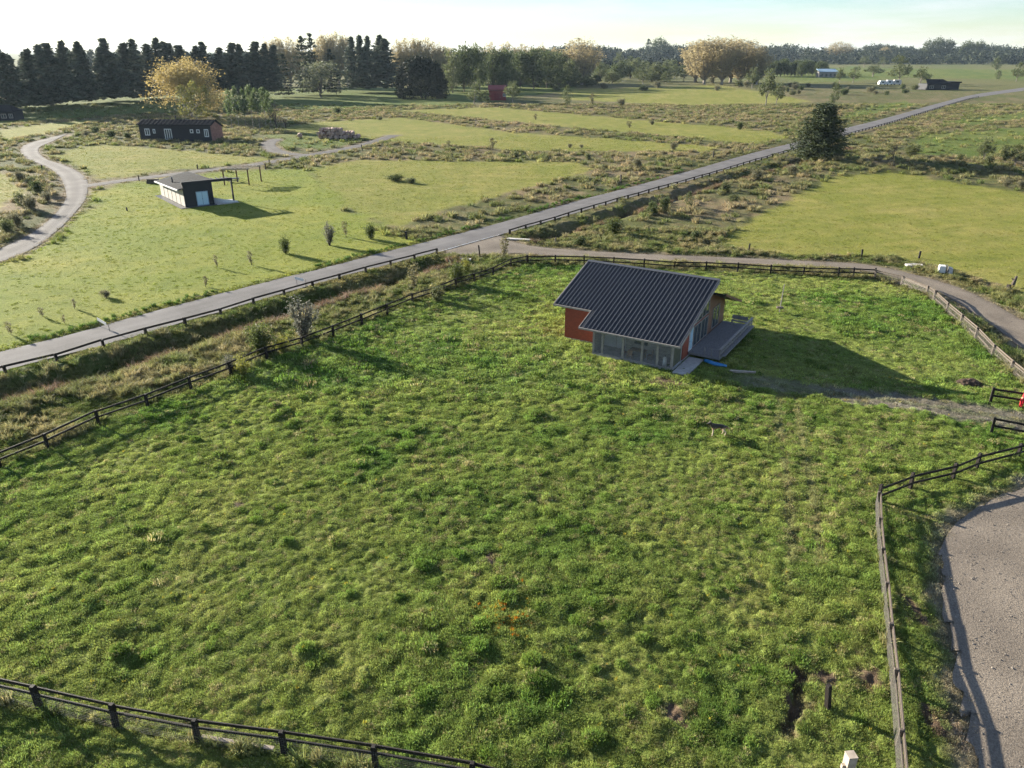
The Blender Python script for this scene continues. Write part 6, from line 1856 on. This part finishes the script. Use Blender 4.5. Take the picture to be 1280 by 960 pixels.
def distant_forest():
    """the long woods on the horizon: one mass of small trees"""
    g = np.random.default_rng(3)
    cent, sp, tone = [], [], []
    bands = [(690, 880, 79, 60, 260), (860, 1300, 77.5, 59.5, 520), (1080, 1420, 74, 58.5, 260), (735, 870, 90, 76, 120), (1000, 1420, 80, 66, 200), (-260, 60, 122, 92, 70), (80, 700, 92, 66, 170), (640, 900, 76, 60, 120), (-500, 120, 84, 62, 120)]
    for (x0, x1, b, t, n) in bands:
        for i in range(n):
            px = g.uniform(x0, x1); pb = b + g.uniform(-1.0, 0.6)
            pos = np.array(at(px, pb)); H_ = height_of(px, pb, t + g.normal(0, 1.3) + 2.2 * math.sin(px * 0.05) + 1.4)
            R_ = H_ * g.uniform(0.26, 0.42)
            con = g.uniform() < 0.45
            for k in range(14):
                f = g.uniform(0.02, 1.0)
                w = R_ * ((1 - f) ** 0.7 if con else math.sin(math.pi * (0.15 + 0.8 * f)) ** 0.6)
                a = g.uniform(0, 6.283)
                cent.append([pos[0] + math.cos(a) * w * .8, pos[1] + math.sin(a) * w * .8, H_ * f]); sp.append(R_ * 0.42)
                tone.append(0.5 + 0.5 * g.uniform() - 0.25 * con)
    cent, sp = np.array(cent), np.array(sp)
    V, F, T = leaves(cent, sp, 7, 2.3, g, (0.020, 0.030, 0.022), (0.052, 0.066, 0.036))
    tag(put('distant_forest', mesh_np('distant_forest', V, F, M['needle'], tint=T)), 'long dark woods lying along the horizon', 'forest', kind='stuff')
distant_forest()

# ------------------------------------------------------------------ the dog and the person
def skinned(name, verts, edges, mat, parent=None, sub=2, root=0):
    me = bpy.data.meshes.new(name)
    me.from_pydata([v[:3] for v in verts], edges, [])
    me.materials.append(mat)
    o = put(name, me, parent)
    md = o.modifiers.new('skin', 'SKIN')
    if not me.skin_vertices: me.attributes.new
    for i, v in enumerate(verts):
        r = v[3] if isinstance(v[3], tuple) else (v[3], v[3])
        me.skin_vertices[0].data[i].radius = r
    me.skin_vertices[0].data[root].use_root = True
    md.use_smooth_shade = True
    s = o.modifiers.new('smooth', 'SUBSURF'); s.levels = sub; s.render_levels = sub
    return o

def coat_mat():
    m, n, l, b = new_mat('dog_coat')
    tc = n.new('ShaderNodeTexCoord'); sp = n.new('ShaderNodeSeparateXYZ')
    l.new(tc.outputs['Object'], sp.inputs[0])
    ns = n.new('ShaderNodeTexNoise'); ns.inputs['Scale'].default_value = 6; ns.inputs['Detail'].default_value = 4
    l.new(tc.outputs['Object'], ns.inputs['Vector'])
    ad = n.new('ShaderNodeMath'); ad.operation = 'MULTIPLY_ADD'; ad.inputs[1].default_value = 0.22
    l.new(ns.outputs['Fac'], ad.inputs[0]); l.new(sp.outputs['Z'], ad.inputs[2])
    rp = ramp(n, [(0.48, (0.55, 0.43, 0.30)), (0.60, (0.36, 0.22, 0.12)), (0.68, (0.035, 0.028, 0.022))])
    l.new(ad.outputs[0], rp.inputs[0])
    l.new(rp.outputs[0], b.inputs['Base Color'])
    b.inputs['Roughness'].default_value = 0.8
    return m

def dog():
    x, y = at(897.5, 545)
    t = thing('dog', 'black and tan dog standing side on in the paddock grass, head to the left', 'dog', (x, y, max(0.0, ground_z(x, y)) + 0.06), R(4))
    t.scale = (1.28, 1.28, 1.28)
    V = [(0.28, 0, .585, (.125, .135)), (0.08, 0, .60, (.125, .13)), (-.14, 0, .585, (.14, .165)), (-.33, 0, .60, (.125, .15)), (-.45, 0, .71, (.085, .09)), (-.55, 0, .80, (.085, .09)), (-.64, 0, .785, (.055, .055)), (-.735, 0, .762, (.035, .038)),
         (.42, 0, .57, .045), (.53, 0, .46, .05), (.61, 0, .38, .03)]
    E_ = [(0, 1), (1, 2), (2, 3), (3, 4), (4, 5), (5, 6), (6, 7), (0, 8), (8, 9), (9, 10)]
    for s in (-1, 1):
        i = len(V); st = 0.04 * s
        V += [(-.33 + st, .085 * s, .47, .075), (-.30 + st, .095 * s, .36, .052), (-.325 + st, .095 * s, .18, .033), (-.33 + st, .095 * s, .05, .03), (-.385 + st, .095 * s, .025, .034)]
        E_ += [(3, i), (i, i + 1), (i + 1, i + 2), (i + 2, i + 3), (i + 3, i + 4)]
        i = len(V)
        V += [(.27 - st, .09 * s, .48, .095), (.20 - st, .10 * s, .36, .065), (.36 - st, .10 * s, .22, .036), (.325 - st, .10 * s, .06, .03), (.27 - st, .10 * s, .025, .034)]
        E_ += [(0, i), (i, i + 1), (i + 1, i + 2), (i + 2, i + 3), (i + 3, i + 4)]
        i = len(V)
        V += [(-.535, .055 * s, .88, .035), (-.525, .07 * s, .95, .010)]
        E_ += [(5, i), (i, i + 1)]
    skinned('body', V, E_, coat_mat(), t)
    MB().tube((-.775, 0, .770), (-.765, 0, .770), .014, .02, 8).build('nose', M['hair'], t)
    for s in (-1, 1):
        MB().tube((-.628, .05 * s, .815), (-.636, .058 * s, .817), .012, .009, 8).build('eye', M['hair'], t)
dog()

def person():
    x, y = at(1276, 511.5)
    t = thing('person', 'person in red clothes leaning on the gateway fence at the right edge', 'person', (x, y + 0.1, 0.0), R(200))
    # faces +y in its own frame, leaning forward with hands resting on the rail
    V = [(0, 0, .93, (.135, .10)), (0, .04, 1.08, (.125, .095)), (0, .10, 1.25, (.15, .105)), (0, .16, 1.40, (.145, .09)), (0, .20, 1.49, (.055, .055)), (0, .235, 1.57, (.075, .085)), (0, .25, 1.66, (.075, .092)), (0, .255, 1.73, (.055, .07))]
    E_ = [(i, i + 1) for i in range(7)]
    jk = [(v[0], v[1], v[2], (v[3][0] + .018, v[3][1] + .018)) for v in V[:5]]
    jk[4] = (0, .20, 1.46, (.075, .075))
    je = [(i, i + 1) for i in range(4)]
    tr = [(0, 0, .97, (.145, .11))]
    te = []
    for s in (-1, 1):
        i = len(V)
        V += [(.19 * s, .16, 1.39, .06), (.25 * s, .22, 1.14, .045), (.22 * s, .42, 1.02, .036), (.21 * s, .47, 1.03, .026), (.21 * s, .53, 1.045, (.042, .022))]
        E_ += [(3, i), (i, i + 1), (i + 1, i + 2), (i + 2, i + 3), (i + 3, i + 4)]
        root = len(V) - 1
        for k, (dx, L) in enumerate(((-.030, .070), (-.010, .080), (.010, .075), (.030, .060))):
            j = len(V)
            V += [(.21 * s + dx, .555, 1.045, .009), (.21 * s + dx * 1.1, .555 + L * .55, 1.035, .0085), (.21 * s + dx * 1.1, .555 + L * .8, 1.005, .007)]
            E_ += [(root, j), (j, j + 1), (j + 1, j + 2)]
        j = len(V)
        V += [(.21 * s - .045 * s, .52, 1.035, .010), (.21 * s - .062 * s, .56, 1.02, .008)]
        E_ += [(root, j), (j, j + 1)]
        a = len(jk)
        jk += [(.19 * s, .16, 1.39, .08), (.25 * s, .22, 1.14, .062), (.22 * s, .41, 1.02, .05)]
        je += [(3, a), (a, a + 1), (a + 1, a + 2)]
        i = len(V)
        V += [(.10 * s, -.01, .84, .085), (.11 * s, .02, .48, .058), (.115 * s, -.03, .10, .042), (.12 * s, .07, .04, (.042, .035))]
        E_ += [(0, i), (i, i + 1), (i + 1, i + 2), (i + 2, i + 3)]
        a = len(tr)
        tr += [(.10 * s, -.01, .84, .105), (.11 * s, .02, .48, .08), (.115 * s, -.03, .13, .065)]
        te += [(0, a), (a, a + 1), (a + 1, a + 2)]
        MB().hexa([(.12 * s - .05, -.10, 0), (.12 * s + .05, -.10, 0), (.12 * s + .055, .17, 0), (.12 * s - .055, .17, 0)], [(.12 * s - .045, -.09, .11), (.12 * s + .045, -.09, .11), (.12 * s + .045, .13, .07), (.12 * s - .045, .13, .07)]).build('boot', M['hair'], t)
        MB().tube((.03 * s, .327, 1.665), (.03 * s, .334, 1.665), .012, .010, 8).build('eye', M['hair'], t)
        MB().tube((.078 * s, .245, 1.65), (.092 * s, .235, 1.66), .025, .02, 8).build('ear', M['skin'], t)
    body = skinned('body', V, E_, M['skin'], t)
    skinned('jacket', jk, je, M['red_cloth'], t)
    skinned('trousers', tr, te, M['red_cloth'], t)
    MB().hexa([(-.012, .325, 1.62), (.012, .325, 1.62), (.012, .36, 1.615), (-.012, .36, 1.615)], [(-.008, .325, 1.67), (.008, .325, 1.67), (.008, .335, 1.67), (-.008, .335, 1.67)]).build('nose', M['skin'], t)
    MB().box(-.028, .028, .315, .325, 1.578, 1.586).build('mouth', M['red_cloth'], t)
    bm = bmesh.new(); bmesh.ops.create_uvsphere(bm, u_segments=16, v_segments=10, radius=0.105)
    bmesh.ops.delete(bm, geom=[f for f in bm.faces if f.calc_center_median().z < -0.02 or (f.calc_center_median().y > 0.055 and f.calc_center_median().z < 0.05)], context='FACES')
    me = bpy.data.meshes.new('hair'); bm.to_mesh(me); bm.free(); me.materials.append(M['hair'])
    o = put('hair', me, t); o.location = (0, .245, 1.70)
person()

# ------------------------------------------------------------------ the air between here and the far woods
def haze():
    o = MB().box(-9600, 9600, -9600, 9600, -2.6, 68.0).build('haze', None)
    m = bpy.data.materials.new('thin_air'); m.use_nodes = True
    nt = m.node_tree; nt.nodes.remove(nt.nodes['Principled BSDF'])
    v = nt.nodes.new('ShaderNodeVolumePrincipled')
    v.inputs['Color'].default_value = (0.66, 0.83, 1.0, 1)
    v.inputs['Density'].default_value = HAZE_DENSITY
    v.inputs['Anisotropy'].default_value = 0.2
    nt.links.new(v.outputs[0], nt.nodes['Material Output'].inputs['Volume'])
    o.data.materials.append(m)
    tag(o, kind='stuff')
HAZE_DENSITY = 0.000035
haze()
